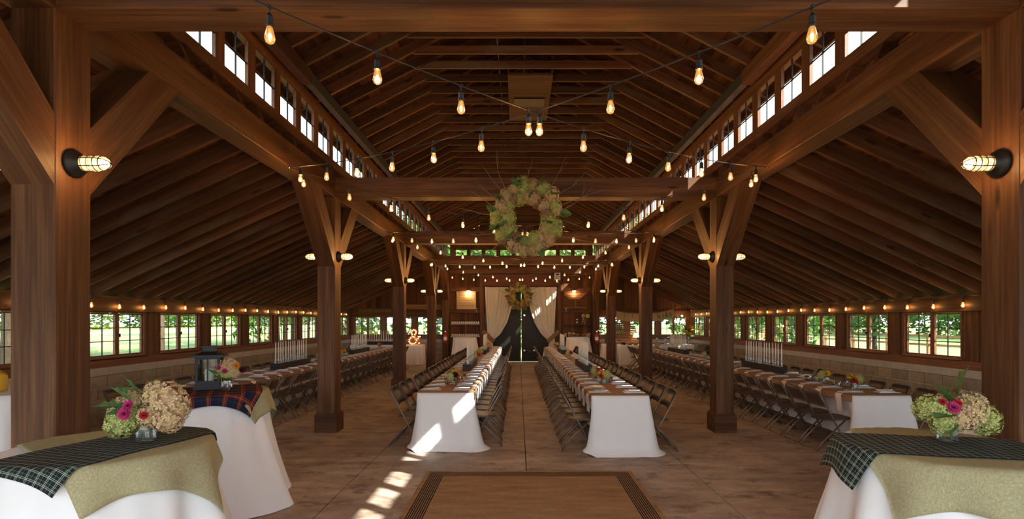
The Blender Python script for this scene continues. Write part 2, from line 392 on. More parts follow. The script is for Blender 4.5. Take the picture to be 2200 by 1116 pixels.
M['orange'] = flora('orange_petals', [(0.35, (0.52, 0.13, 0.01)), (0.65, (0.65, 0.24, 0.02))])
M['pink'] = flora('pink_petals', [(0.35, (0.48, 0.07, 0.09)), (0.65, (0.60, 0.18, 0.17))])

def rugmat(hx, hy):
    t = NT('woven_jute_rug'); c = t.coord(); x = t.xyz(c)
    ex = t.math('SUBTRACT', hx, t.math('ABSOLUTE', x[0])); ey = t.math('SUBTRACT', hy, t.math('ABSOLUTE', x[1])); e = t.math('MINIMUM', ex, ey)
    n = t.noise(t.mapv(c, (22, 160, 1)), 1.0, 3, 0.7); n2 = t.noise(t.mapv(c, (2.0, 9, 1)), 1.0, 3)
    col = t.ramp(t.math('ADD', t.math('MULTIPLY', n, 0.6), t.math('MULTIPLY', n2, 0.4)), [(0.34, (0.21, 0.115, 0.058)), (0.52, (0.37, 0.225, 0.118)), (0.68, (0.50, 0.33, 0.185))])
    stripe = t.math('GREATER_THAN', t.math('FRACT', t.math('MULTIPLY', e, 48.0)), 0.42)
    band = t.math('MULTIPLY', t.math('GREATER_THAN', e, 0.045), t.math('LESS_THAN', e, 0.215))
    col = t.mix(t.math('MULTIPLY', stripe, band), col, (0.020, 0.016, 0.014))
    t.bump(n, 0.4, 0.004)
    return t.fin(col, 0.9, 0.1)
# ------------------------------------------------------------------ the barn
C = 0.12                         # barn axis
D0, D1 = -1.9, 21.97             # front edge and back wall
XL, XR = C - 7.05, C + 7.05      # inner faces of the side walls
ROWS = [3.368 + 4.95 * k for k in range(-1, 4)]
PW = 0.276
def nave_z(u): return 5.05 + 0.52 * (2.84 - abs(u))
def aisle_z(u): return 2.15 + 0.458 * (7.05 - abs(u))

# outside ground
gm = MB(); gm.box(-200, 200, -80, 320, -0.5, -0.06)
tag(gm.build('ground', M['grass']), 'sunlit lawn around the barn seen through the windows', 'lawn', kind='structure')
gm = MB(); gm.box(-18, 18, -30, D0 - 0.02, -0.2, -0.03)
tag(gm.build('forecourt', M['asphalt']), 'grey forecourt at the open front of the barn', 'forecourt', kind='structure')
gm = MB(); gm.box(-62, -55, -60, 300, -0.2, -0.045)
tag(gm.build('lane', M['gravel']), 'pale lane crossing the lawn beyond the left windows', 'lane', kind='structure')

# floor
fl = MB(); fl.box(XL - 0.2, XR + 0.2, D0, D1 + 0.2, -0.25, -0.012)
floor = tag(fl.build('floor', M['joint']), 'worn brown concrete floor with straight saw-cut joints', 'floor', kind='structure')
sx = [XL - 0.2, -5.6, -3.7, -1.8, 0.1, 2.0, 3.9, 5.8, XR + 0.2]
sy = [D0] + [3.368 + 2.475 * k for k in range(-2, 8)] + [D1 + 0.2]
sy = sorted(q for q in sy if D0 <= q <= D1 + 0.21)
for i in range(len(sx) - 1):
    for j in range(len(sy) - 1):
        if sy[j + 1] - sy[j] < 0.05: continue
        q = MB(); q.box(sx[i] + 0.006, sx[i + 1] - 0.006, sy[j] + 0.004, sy[j + 1] - 0.004, -0.011, 0.0); q.build('slab', M['concrete'], floor)

# timber posts with plinth and knee braces
ang = math.atan2(1.08, 0.93)
def brace_mesh():
    pts = [(-0.02, 2.552), (0.93, 3.655), (0.551, 3.655), (-0.02, 2.992)]
    q = [(s * math.cos(ang) + (z - 2.575) * math.sin(ang), -s * math.sin(ang) + (z - 2.575) * math.cos(ang)) for s, z in pts]
    m = MB(); hw = PW / 2 - 0.004
    m.prism(q, -hw, hw, Matrix(((1, 0, 0, 0), (0, 0, -1, 0), (0, 1, 0, 0), (0, 0, 0, 1))))
    return m.mesh('brace', M['timber'])
BR = brace_mesh()
pl = MB(); pl.box(-0.17, 0.17, -0.17, 0.17, 0.0, 0.27); pl.box(-0.155, 0.155, -0.155, 0.155, 0.27, 0.295)
PLM = pl.mesh('plinth', M['timber'])
side_nm = {-1: 'left', 1: 'right'}
for r, y in enumerate(ROWS + [21.80]):
    for s in (-1, 1):
        wherep = ['behind the camera at the open front', 'nearest the camera', 'second from the front', 'third from the front', 'fourth from the front', 'set into the back wall'][r]
        p = thing('timber_post', f'square brown timber post on the {side_nm[s]} side, {wherep}', 'post', (C + s * (2.954 + PW / 2), y, 0), 0, 'timber posts', 'structure')
        beam('shaft', (0, 0, 0), (0, 0, 3.655), PW, PW, M['timber'], p, 0.008)
        if r < 5: link('plinth', PLM, p)
        z0 = 2.575
        if r < 5: link('brace', BR, p, (0, PW / 2, z0), (0, -ang, PI / 2))
        if r > 0: link('brace', BR, p, (0, -PW / 2, z0), (0, -ang, -PI / 2))
for r, y in enumerate(ROWS + [21.80]):
    b = beam('tie_beam', (C - 2.952, y, 3.8075), (C + 2.952, y, 3.8075), 0.272, 0.305, M['timber'], None, 0.006)
    tag(b, 'brown timber tie beam across the nave, ' + ['over the open front', 'nearest the camera', 'second from the front, carrying the wreath', 'third from the front', 'fourth from the front', 'on the back wall'][r], 'beam', 'tie beams', 'structure')
for s in (-1, 1):
    e = thing('long_beam', f'long brown timber beam along the {side_nm[s]} row of posts', 'beam', (0, 0, 0), 0, None, 'structure')
    cuts = [D0] + ROWS[1:] + [D1]
    for a, b in zip(cuts[:-1], cuts[1:]):
        beam('beam_length', (C + s * 3.092, a + 0.001, 3.8075), (C + s * 3.092, b - 0.001, 3.8075), PW, 0.305, M['timber'], e, 0.006)

# roofs: skin, planks, rafters, collar ties
RAF = [5.03 + 0.45 * k for k in range(-15, 38)]
RAF = [y for y in RAF if D0 + 0.05 < y < D1 - 0.05]
cs, sn = 1 / math.hypot(1, 0.52), 0.52 / math.hypot(1, 0.52)
sk = MB()
for s in (-1, 1):
    a = Vector((s * 3.36, 0, nave_z(3.36))); b = Vector((0, 0, nave_z(0))); n = Vector((s * sn, 0, cs))
    P = [a + n * 0.165, b + n * 0.165, b + n * 0.21, a + n * 0.21]
    bi = len(sk.v)
    for y in (D0 - 0.4, D1 + 0.4): sk.v += [Vector((C + p.x, y, p.z)) for p in P]
    for q in ((0, 1, 2, 3), (7, 6, 5, 4), (0, 4, 5, 1), (1, 5, 6, 2), (2, 6, 7, 3), (3, 7, 4, 0)): sk.face([bi + k for k in q])
ceil = tag(sk.build('ceiling', M['plank']), 'high gabled plank roof over the nave with rafters and collar ties', 'roof', kind='structure')
def planks(parent, p_out, p_in, n, name='plank', wd=0.2, seg=4.1, th=0.02):
    d = (p_in - p_out); L = d.length; d.normalize(); k = max(1, round(L / wd)); wd2 = L / k
    me = {}
    for i in range(k):
        off = random.uniform(0, seg); y = D0 - 0.35; y2 = D0 - 0.35 + off + 0.4
        while y < D1 + 0.3:
            y2 = min(y2, D1 + 0.38)
            c = p_out + d * (wd2 * (i + 0.5))
            b = beam(name, (c.x, y + 0.003, c.z), (c.x, y2 - 0.003, c.z), wd2 - 0.007, th, M['plank'], parent)
            x = Vector((0, 1, 0)); z = n; yv = z.cross(x)
            b.rotation_euler = Matrix((x, yv, z)).transposed().to_euler()
            y = y2; y2 += seg
for s in (-1, 1):
    n = Vector((s * sn, 0, cs))
    planks(ceil, Vector((C + s * 3.34, 0, nave_z(3.34))) + n * 0.152, Vector((C + s * 0.02, 0, nave_z(0.02))) + n * 0.152, n)
    for y in RAF:
        a = Vector((C + s * 3.32, y, nave_z(3.32))); b = Vector((C + s * 0.02, y, nave_z(0.02)))
        beam('rafter', a + n * 0.07, b + n * 0.07, 0.046, 0.14, M['rafter'], ceil)
for y in RAF:
    beam('collar_tie', (C - 1.66, y + 0.047, 5.725), (C + 1.66, y + 0.047, 5.725), 0.042, 0.115, M['rafter'], ceil)
m = MB(); m.prism([(C - 0.35, nave_z(0.35) + 0.25), (C, nave_z(0) + 0.27), (C + 0.35, nave_z(0.35) + 0.25), (C, nave_z(0) + 0.31)], D0 - 0.42, D1 + 0.42, Matrix(((1, 0, 0, 0), (0, 0, 1, 0), (0, 1, 0, 0), (0, 0, 0, 1)))); m.build('ridge_cap', M['steel'], ceil)
m = MB(); m.prism([(C - 0.10, nave_z(0.1) + 0.19), (C, nave_z(0) + 0.17), (C + 0.10, nave_z(0.1) + 0.19), (C, nave_z(0) + 0.29)], D0 - 0.4, D1 + 0.4, Matrix(((1, 0, 0, 0), (0, 0, 1, 0), (0, 1, 0, 0), (0, 0, 0, 1)))); m.build('ridge_roll', M['steel'], ceil)
beam('ridge_board', (C, D0, nave_z(0) + 0.06), (C, D1, nave_z(0) + 0.06), 0.04, 0.17, M['rafter'], ceil)
cd = MB(); cd.tube([(C - 0.42, 4.5, 5.85), (C - 0.42, D1 - 0.1, 5.85)], 0.012, 6); cd.build('conduit', M['steel'], ceil)

for s in (-1, 1):
    sl = math.hypot(1, 0.458); n = Vector((s * 0.458 / sl, 0, 1 / sl))
    a = Vector((C + s * 7.42, 0, aisle_z(7.42))); b = Vector((C + s * 3.17, 0, aisle_z(3.17)))
    sk = MB(); P = [a + n * 0.215, b + n * 0.215, b + n * 0.26, a + n * 0.26]
    for y in (D0 - 0.4, D1 + 0.4): sk.v += [Vector((p.x, y, p.z)) for p in P]
    for q in ((0, 1, 2, 3), (7, 6, 5, 4), (0, 4, 5, 1), (1, 5, 6, 2), (2, 6, 7, 3), (3, 7, 4, 0)): sk.face(list(q))
    ac = tag(sk.build(f'ceiling_{side_nm[s]}', M['plank']), f'low sloping plank roof with dark rafters over the {side_nm[s]} aisle', 'roof', kind='structure')
    planks(ac, a + n * 0.203, b + n * 0.203, n)
    for y in RAF:
        beam('rafter', Vector((C + s * 7.40, y, aisle_z(7.40))) + n * 0.095, Vector((C + s * 2.985, y, aisle_z(2.985))) + n * 0.095, 0.048, 0.19, M['rafter'], ac)

# windows -------------------------------------------------------------
WN = [0]
def wname(): WN[0] += 1; return f'window_{WN[0]}'
CW, CH = 1.29, 0.80
fm = MB()
fm.box(-CW / 2, CW / 2, -0.04, 0.05, 0, 0.035); fm.box(-CW / 2, CW / 2, -0.04, 0.05, CH - 0.025, CH)
for x in (-CW / 2, CW / 2 - 0.025): fm.box(x, x + 0.025, -0.04, 0.05, 0.035, CH - 0.025)
fm.box(-0.022, 0.022, -0.012, 0.05, 0.035, CH - 0.025); fm.box(-CW / 2 - 0.03, CW / 2 + 0.03, -0.06, -0.04, -0.02, 0.02)
ME_frame = fm.mesh('casing', M['frame'])
SW, SH = 0.592, CH - 0.064
sm_ = MB(); rr = 0.024
sm_.box(-SW / 2, SW / 2, 0, 0.026, 0, rr); sm_.box(-SW / 2, SW / 2, 0, 0.026, SH - rr, SH)
for x in (-SW / 2, SW / 2 - rr): sm_.box(x, x + rr, 0, 0.026, rr, SH - rr)
ME_sash = sm_.mesh('sash', M['frame'])
mu = MB(); mu.box(-0.007, 0.007, 0.006, 0.022, rr, SH - rr)
for k in (1, 2): zz = rr + (SH - 2 * rr) * k / 3; mu.box(-SW / 2 + rr, SW / 2 - rr, 0.007, 0.021, zz - 0.007, zz + 0.007)
ME_munt = mu.mesh('muntins', M['blackmetal'])
pw_, ph_ = (SW - 2 * rr) / 2, (SH - 2 * rr) / 3
pm = MB(); pm.v = [Vector(p) for p in ((0.006, 0, 0.006), (pw_ - 0.006, 0, 0.006), (pw_ - 0.006, 0, ph_ - 0.006), (0.006, 0, ph_ - 0.006))]; pm.face([0, 1, 2, 3])
ME_pane = pm.mesh('pane', M['glass'])
lk = MB(); lk.box(-0.008, 0.008, -0.02, 0.0, -0.03, 0.03); ME_latch = lk.mesh('latch', M['blackmetal'])
def casement(label, loc, rz):
    t = thing(wname(), label, 'window', loc, rz, 'casement windows', 'structure')
    link('casing', ME_frame, t)
    for x in (-0.319, 0.319):
        s_ = link('sash', ME_sash, t, (x, -0.008, 0.036)); link('muntins', ME_munt, s_)
        link('latch', ME_latch, s_, (0.27 if x < 0 else -0.27, 0, 0.35))
        for i in range(2):
            for j in range(3): link('pane', ME_pane, s_, (-SW / 2 + rr + i * pw_, 0.014, rr + j * ph_))
    return t
cw_, ch_ = 0.50, 0.53
fm = MB(); r2 = 0.022
fm.box(-cw_ / 2, cw_ / 2, -0.01, 0.014, 0, r2); fm.box(-cw_ / 2, cw_ / 2, -0.01, 0.014, ch_ - r2, ch_)
for x in (-cw_ / 2, cw_ / 2 - r2): fm.box(x, x + r2, -0.01, 0.014, r2, ch_ - r2)
ME_cs = fm.mesh('sash', M['frame'])
mu = MB(); mu.box(-0.006, 0.006, -0.004, 0.012, r2, ch_ - r2); mu.box(-cw_ / 2 + r2, cw_ / 2 - r2, -0.003, 0.011, ch_ / 2 - 0.006, ch_ / 2 + 0.006)
ME_cm = mu.mesh('muntins', M['blackmetal'])
qx, qz = (cw_ - 2 * r2) / 2, (ch_ - 2 * r2) / 2
pm = MB(); pm.v = [Vector(p) for p in ((0.005, 0, 0.005), (qx - 0.005, 0, 0.005), (qx - 0.005, 0, qz - 0.005), (0.005, 0, qz - 0.005))]; pm.face([0, 1, 2, 3])
ME_cp = pm.mesh('pane', M['glass'])
def clerestory(label, loc, rz, grp):
    t = thing(wname(), label, 'window', loc, rz, grp, 'structure')
    link('sash', ME_cs, t); link('muntins', ME_cm, t)
    for i in range(2):
        for j in range(2): link('pane', ME_cp, t, (-cw_ / 2 + r2 + i * qx, 0.004, r2 + j * qz))

# side walls -----------------------------------------------------------
blk = MB(); blk.box(-0.193, 0.193, -0.02, 0.0, -0.093, 0.093, None, 0.006)
ME_blk = blk.mesh('block', M['block'])
hb = MB(); hb.box(-0.095, 0.095, -0.02, 0.0, -0.093, 0.093, None, 0.006); ME_hblk = hb.mesh('block', M['block'])
WIN0 = [10.24 - 0.01 + 1.69 * k for k in range(-7, 7)]
WIN0 = [q for q in WIN0 if q > D0 + 0.3 and q + CW < D1 - 0.02]
for s in (-1, 1):
    X = C + s * 7.05; nm = side_nm[s]; rz = PI / 2 if s < 0 else -PI / 2
    m = MB(); m.box(min(X + s * 0.012, X + s * 0.22), max(X + s * 0.012, X + s * 0.22), D0, D1 + 0.2, 0, 0.82)
    wl = tag(m.build(f'wall_{nm}', M['mortar']), f'{nm} side wall of grey-brown concrete blocks under a row of windows', 'wall', kind='structure')
    for c in range(4):
        y = D0 + (0.2 if c % 2 else 0.4)
        while y < D1:
            b = link('block', ME_blk, wl, (X + s * 0.014 + jit(0.002), y, 0.105 + 0.205 * c)); b.rotation_euler = (0, 0, s * -PI / 2)
            y += 0.4
    y = D0
    while y < D1:
        y2 = min(y + 1.2, D1); m = MB(); x0, x1 = sorted((X - s * 0.03, X + s * 0.24))
        m.box(x0, x1, y + 0.003, y2 - 0.003, 0.822, 0.95); m.build('cap_stone', M['cap'], wl); y = y2
    beam('sill_timber', (X + s * 0.07, D0, 1.02), (X + s * 0.07, D1, 1.02), 0.16, 0.138, M['frame'], wl)
    beam('plate_timber', (X + s * 0.06, D0, 2.02), (X + s * 0.06, D1, 2.02), 0.20, 0.26, M['timber'], wl)
    edges = [D0] + [q for w0 in WIN0 for q in (w0, w0 + CW)] + [D1]
    for a, b in zip(edges[0::2], edges[1::2]):
        if b - a < 0.03: continue
        w2 = (b - a)
        if w2 > 0.3:
            m = MB(); x0, x1 = sorted((X + s * 0.03, X + s * 0.10)); m.box(x0, x1, a, b, 1.09, 1.89); m.build('infill_board', M['frame'], wl)
        yc = (a + b) / 2; beam('stud', (X + s * 0.06, yc, 1.089), (X + s * 0.06, yc, 1.891), min(0.24, w2), 0.12, M['timber'], wl).rotation_euler = (0, -PI / 2, 0)
    for k, w0 in enumerate(WIN0):
        casement(f'paired wood casement window in the {nm} wall, {ORD[len(WIN0) - 1 - k]} from the back corner', (X + s * 0.05, w0 + CW / 2, 1.09), rz)

# clerestory walls --------------------------------------------------------
CWIN = [5.51 + 0.62 * k for k in range(-12, 27)]
CWIN = [q for q in CWIN if D0 + 0.3 < q < D1 - 0.28]
for s in (-1, 1):
    nm = side_nm[s]; U = lambda a, b: sorted((C + s * a, C + s * b))
    x0, x1 = U(3.03, 3.16)
    wl = thing(f'wall_upper_{nm}', f'{nm} clerestory wall of wood posts between small windows', 'wall', (0, 0, 0), 0, None, 'structure')
    beam('sill_rail', ((x0 + x1) / 2, D0, 4.21), ((x0 + x1) / 2, D1, 4.21), 0.13, 0.12, M['rafter'], wl)
    beam('head_rail', (C + s * 3.09, D0, 4.865), (C + s * 3.09, D1, 4.865), 0.12, 0.13, M['frame'], wl)
    beam('wall_plate', (C + s * 2.91, D0, 4.95), (C + s * 2.91, 7.0, 4.95), 0.13, 0.18, M['rafter'], wl)
    beam('steel_channel', (C + s * 2.90, 7.0, 4.96), (C + s * 2.90, D1, 4.96), 0.10, 0.15, M['steel'], wl)
    beam('fascia', (C + s * 3.335, D0, 4.875), (C + s * 3.335, D1, 4.875), 0.03, 0.15, M['rafter'], wl)
    x0, x1 = U(3.165, 3.19); m = MB(); m.box(x0, x1, D0, D1, 4.12, 4.27); m.build('flashing', M['rafter'], wl)
    pr = [D0] + [q for c in CWIN for q in (c - cw_ / 2, c + cw_ / 2)] + [D1]
    for a, b in zip(pr[0::2], pr[1::2]):
        if b - a > 0.02: beam('stud', (C + s * 3.075, (a + b) / 2, 4.271), (C + s * 3.075, (a + b) / 2, 4.80), b - a, 0.05, M['frame'], wl).rotation_euler = (0, -PI / 2, 0)
    for k, yc in enumerate(CWIN):
        clerestory(f'small four-pane clerestory window high on the {nm}, {ORD[len(CWIN) - 1 - k]} from the back wall', (C + s * 3.062, yc, 4.27), PI / 2 if s < 0 else -PI / 2, f'{nm} clerestory windows')

# back wall ---------------------------------------------------------------
BW = [(C - 6.91 + 1.30 * k, 1.09) for k in range(3)] + [(C + 6.91 - 1.09 - 1.30 * k, 1.09) for k in range(3)]
BWC = [a + b / 2 for a, b in BW]
EWC = [C + 0.62 * k for k in range(-4, 5)]
DX0, DX1, DZ = -1.36, 1.60, 3.05
holes = [(x - 0.55, x + 0.55, 1.09, 1.89) for x in BWC] + [(DX0, DX1, -1, DZ)] + [(x - cw_ / 2, x + cw_ / 2, 4.16, 4.69) for x in EWC]
def ztop(x):
    u = abs(x - C); return nave_z(u) + 0.13 if u < 3.1 else aisle_z(u) + 0.17
bk = MB(); boards = []
xs = sorted(set([round(XL - 0.2 + 0.205 * k, 4) for k in range(71)] + [round(q, 4) for h in holes for q in h[:2]]))
for a, b in zip(xs[:-1], xs[1:]):
    xm = (a + b) / 2; zs = [0.0]; zt = min(ztop(a), ztop(b))
    hs = sorted((h[2], h[3]) for h in holes if h[0] - 1e-4 <= xm <= h[1] + 1e-4)
    cur = 0.0; iv = []
    for h0, h1 in hs:
        if h0 > cur: iv.append((cur, h0))
        cur = max(cur, h1)
    if zt > cur: iv.append((cur, zt))
    for z0, z1 in iv:
        bk.box(a, b, D1 + 0.03, D1 + 0.15, z0, z1)
        boards.append((a, b, z0, z1))
wb = tag(bk.build('wall_back', M['board']), 'back wall of dark vertical barn boards around the black double door', 'wall', kind='structure')
for a, b, z0, z1 in boards:
    if b - a < 0.02: continue
    xm = (a + b) / 2
    if abs(xm - C) > 3.1:
        if z1 < 1.2: continue
        z0 = max(z0, 1.9)
        if z0 > z1 - 0.05: continue
    y = D1 + 0.012 + jit(0.006)
    beam('board', (xm, y, z0), (xm, y, z1), b - a - 0.006, 0.025, M['board'], wb).rotation_euler = (0, -PI / 2, PI / 2)
for s in (-1, 1):
    xa, xb = sorted((C + s * 3.24, C + s * 7.05))
    beam('plate_timber', (xa, D1 - 0.03, 2.02), (xb, D1 - 0.03, 2.02), 0.1, 0.26, M['timber'], wb)
    beam('sill_timber', (xa, D1 - 0.02, 1.02), (xb, D1 - 0.02, 1.02), 0.1, 0.138, M['frame'], wb)
    m = MB(); m.box(xa, xb, D1 - 0.02, D1 + 0.03, 0, 0.82); m.build('mortar', M['mortar'], wb)
    m = MB(); m.box(xa, xb, D1 - 0.06, D1 + 0.02, 0.822, 0.95); m.build('cap_stone', M['cap'], wb)
    for c in range(4):
        x = xa + (0.2 if c % 2 else 0.4)
        while x < xb: link('block', ME_blk, wb, (x, D1 - 0.018, 0.105 + 0.205 * c)); x += 0.4
    for x in BWC:
        if s * (x - C) > 0:
            for q in (x - 0.62, x + 0.62):
                beam('stud', (q, D1 + 0.0, 1.09), (q, D1 + 0.0, 1.90), 0.16, 0.08, M['frame'], wb).rotation_euler = (0, -PI / 2, PI / 2)
for k, x in enumerate(BWC):
    t = casement(f'wood casement window in the back wall, {ORD[k % 3]} from the {"left" if k < 3 else "right"} corner', (x, D1 + 0.03, 1.09), 0); t.scale = (0.85, 1, 1)
for k, x in enumerate(EWC):
    clerestory(f'small window high in the back gable, {ORD[k]} from the left', (x, D1 + 0.06, 4.16), 0, 'back gable windows')
# trims on the back wall around door and niches
for k, (p0, p1, wd, h, mt, lb) in enumerate([
    ((-1.48, D1 - 0.06, 0), (-1.48, D1 - 0.06, 3.64), 0.16, 0.14, 'shelf', 'dark timber door post at the left of the black door'),
    ((1.72, D1 - 0.06, 0), (1.72, D1 - 0.06, 3.64), 0.16, 0.14, 'shelf', 'dark timber door post at the right of the black door'),
    ((-1.40, D1 - 0.09, 3.40), (1.64, D1 - 0.09, 3.40), 0.14, 0.48, 'header', 'reddish wide header board above the curtained door'),
    ((-2.80, D1 - 0.06, 3.02), (-1.56, D1 - 0.06, 3.02), 0.12, 0.17, 'shelf', 'upper dark rail above the burlap sign'),
    ((-2.80, D1 - 0.06, 2.12), (-1.56, D1 - 0.06, 2.12), 0.12, 0.15, 'shelf', 'dark rail under the burlap sign'),
    ((1.80, D1 - 0.06, 3.02), (3.04, D1 - 0.06, 3.02), 0.12, 0.17, 'shelf', 'upper dark rail above the slatted hay rack'),
    ((1.80, D1 - 0.06, 2.12), (3.04, D1 - 0.06, 2.12), 0.12, 0.15, 'shelf', 'dark rail under the slatted hay rack')]):
    o = beam(f'trim_{k + 1}', p0, p1, wd, h, M[mt]); tag(o, lb, 'trim', kind='structure')
    if p0[0] == p1[0]: o.rotation_euler = (0, -PI / 2, PI / 2)

# black double door -----------------------------------------------------
for k, (a, b) in enumerate(((DX0 + 0.005, 0.127), (0.163, DX1 - 0.005))):
    d = thing(f'door_{k + 1}', f'black barn door leaf, {"left" if k == 0 else "right"} of the bright centre gap', 'door', ((a + b) / 2, D1 + 0.06, 0), 0, None, 'structure')
    n = 7; wd = (b - a) / n
    for i in range(n):
        x = a + wd * (i + 0.5) - (a + b) / 2
        beam('plank', (x, 0, 0.028), (x, 0, DZ - 0.005), wd - 0.004, 0.04, M['door'], d).rotation_euler = (0, -PI / 2, PI / 2)
    m = MB(); m.box(-(b - a) / 2, (b - a) / 2, 0.02, 0.04, 0.028, DZ - 0.005); m.build('backing_sheet', M['door'], d)
    for z in (0.3, 1.5, 2.75):
        beam('ledge', (-(b - a) / 2 + 0.02, 0.055, z), ((b - a) / 2 - 0.02, 0.055, z), 0.03, 0.14, M['door'], d)
    for z in (0.48, 1.95):
        if k == 1:
            m = MB(); m.tube([(-0.60, -0.035, z), (-0.42, -0.05, z), (-0.40, -0.05, z - 0.06), (-0.34, -0.05, z - 0.06), (-0.32, -0.05, z), (-0.20, -0.035, z)], 0.013, 6)
            m.box(-0.64, -0.57, -0.035, -0.02, z - 0.03, z + 0.03); m.box(-0.24, -0.16, -0.035, -0.02, z - 0.03, z + 0.03); m.build('bolt', M['chrome'], d)

# front gable over the open end
fg = MB()
for k in range(30):
    a, b = C - 3.1 + 6.2 * k / 30, C - 3.1 + 6.2 * (k + 1) / 30
    fg.box(a, b, D0 - 0.05, D0 + 0.02, 3.66, min(ztop(a), ztop(b)))
tag(fg.build('wall_front', M['board']), 'board gable over the open front end behind the camera', 'wall', kind='structure')
# ------------------------------------------------------------------ lamps
def point(parent, loc, watts, r=0.012, col=WARM):
    d = bpy.data.lights.get(f'lamp_{watts}_{r}_{col[1]}') or bpy.data.lights.new(f'lamp_{watts}_{r}_{col[1]}', 'POINT')
    d.energy = watts; d.shadow_soft_size = r; d.color = col
    o = bpy.data.objects.new('lamp_light', d); COL.objects.link(o); o.parent = parent; o.location = loc
    return o
RX = Matrix.Rotation(PI / 2, 4, 'Y')      # local Z of a lathe -> +X
b_ = MB(); b_.lathe([(0.088, 0.0), (0.090, 0.012), (0.080, 0.03), (0.058, 0.045), (0.052, 0.065), (0.047, 0.068)], 20, RX); ME_lb = b_.mesh('backplate', M['blackmetal'], True)
b_ = MB(); b_.lathe([(0.042, 0.066), (0.042, 0.17), (0.036, 0.20), (0.022, 0.222), (0.0005, 0.230)], 16, RX, False); ME_lg = b_.mesh('globe', M['globe'], True)
b_ = MB(); b_.lathe([(0.001, 0.095), (0.012, 0.105), (0.013, 0.145), (0.001, 0.165)], 10, RX, False); ME_lc = b_.mesh('bulb', M['lampcore'], True)
b_ = MB()
for x in (0.078, 0.115, 0.152, 0.186):
    r = 0.049 if x < 0.17 else 0.046
    b_.tube([(x, r * math.cos(a), r * math.sin(a)) for a in [2 * PI * k / 16 for k in range(17)]], 0.0032, 5, False)
for k in range(6):
    a = PI / 6 + PI * k / 3; c_, s_ = math.cos(a), math.sin(a)
    b_.tube([(0.066, 0.05 * c_, 0.05 * s_), (0.17, 0.049 * c_, 0.049 * s_), (0.205, 0.040 * c_, 0.040 * s_), (0.232, 0.020 * c_, 0.020 * s_), (0.240, 0, 0)], 0.0032, 5, False)
ME_lcage = b_.mesh('cage', M['blackmetal'])
for r, y in enumerate(ROWS):
    if r == 0: continue
    for s in (-1, 1):
        for inn in (1, 0):
            x = C + s * (2.954 if inn else 2.954 + PW)
            t = thing('cage_wall_lamp', f'lit caged wall lamp on the {"nave" if inn else "aisle"} face of the {ORD[r - 1]} {side_nm[s]} post', 'wall lamp', (x, y, 2.742),
                      (PI if s > 0 else 0) if inn else (0 if s > 0 else PI), 'caged lamps on the posts')
            link('backplate', ME_lb, t); link('globe', ME_lg, t); link('bulb', ME_lc, t); link('cage', ME_lcage, t)
            point(t, (0.130, 0, 0), P_CAGE, 0.036, (1.0, 0.55, 0.22))

# string lights -----------------------------------------------------------
b_ = MB(); b_.tube([(0, 0, 0.004), (0, 0, -0.04)], 0.0045, 5); b_.lathe([(0.008, -0.032), (0.013, -0.04), (0.018, -0.05), (0.018, -0.085), (0.0215, -0.09), (0.0215, -0.102), (0.014, -0.103)], 10); b_.box(-0.012, 0.012, -0.006, 0.006, -0.008, 0.01)
ME_sock = b_.mesh('socket', M['socket'], False)
b_ = MB(); b_.lathe([(0.013, -0.100), (0.017, -0.112), (0.0265, -0.150), (0.0275, -0.162), (0.022, -0.178), (0.010, -0.187), (0.0005, -0.189)], 12, None, False)
ME_bulb = b_.mesh('bulb', M['bulbglass'], True)
b_ = MB(); b_.sphere((0, 0, -0.148), 0.0085, 6, 4, (1, 1, 1.9)); ME_fil = b_.mesh('filament', M['filament'], True)
def bulb(parent, loc, watts, rz=0.0, tilt=0.0):
    s = link('socket', ME_sock, parent, loc, (tilt, jit(0.05), rz)); link('bulb', ME_bulb, s); link('filament', ME_fil, s)
    if watts: point(s, (0, 0, -0.148), watts, 0.018)
HK = [1.45, 6.40, 11.05, 15.95, 20.75]
def span(p0, p1, n, t0, dt, sag, label, grp):
    p0, p1 = Vector(p0), Vector(p1)
    P = lambda t: p0.lerp(p1, t) + Vector((0, 0, -4 * sag * t * (1 - t)))
    t = thing('string_light', label, 'string light', p0, 0, grp)
    m = MB(); m.tube([P(k / 28) - p0 for k in range(29)], 0.0048, 5); m.build('cable', M['cable'], t)
    for e in (p0, p1):
        h = MB(); q = e - p0; h.tube([q + Vector((0, 0, 0.05)), q + Vector((0, 0, 0.01)), q + Vector((0.01, 0, -0.008)), q + Vector((0.02, 0, 0.005))], 0.004, 5); h.build('hook', M['chrome'], t)
    for k in range(n):
        tt = t0 + dt * k
        if tt < 0.995: bulb(t, P(tt) - p0, P_NAVE if k % 2 == 0 or p0.y > 10 else 0, jit(3))
XH = 2.90
for k in range(4):
    a, b = HK[k], HK[k + 1]
    wh = ['above the rug', 'past the hanging wreath', 'between the third and fourth beams', 'closest to the back wall'][k]
    span((C - XH, a, 3.60), (C + XH, b, 3.60), 13, 0.023, 0.0783, 0.31, f'bulb string going back from left beam to right beam {wh}', 'nave bulb strings')
    span((C + XH, a, 3.60), (C - XH, b, 3.60), 13, 0.0236, 0.0782, 0.31, f'bulb string going back from right beam to left beam {wh}', 'nave bulb strings')
for s in (-1, 1):
    X = C + s * 6.965; n = 34; y0 = 1.27 if s < 0 else 1.20
    t = thing('string_light', f'long bulb string swagged along the {side_nm[s]} wall plate above the windows', 'string light', (X, y0, 2.13), 0, 'wall bulb strings')
    pts = []
    for k in range(n):
        zz = 0.0 + 0.012 * math.sin(k * 1.3)
        pts += [(0, 0.6 * k, zz), (0, 0.6 * k + 0.3, zz - 0.018)]
    m = MB(); m.tube(pts, 0.0048, 5); m.build('cable', M['cable'], t)
    for k in range(n): bulb(t, pts[2 * k], P_WALL if 0.6 * k + y0 > 5 else 0, jit(3))

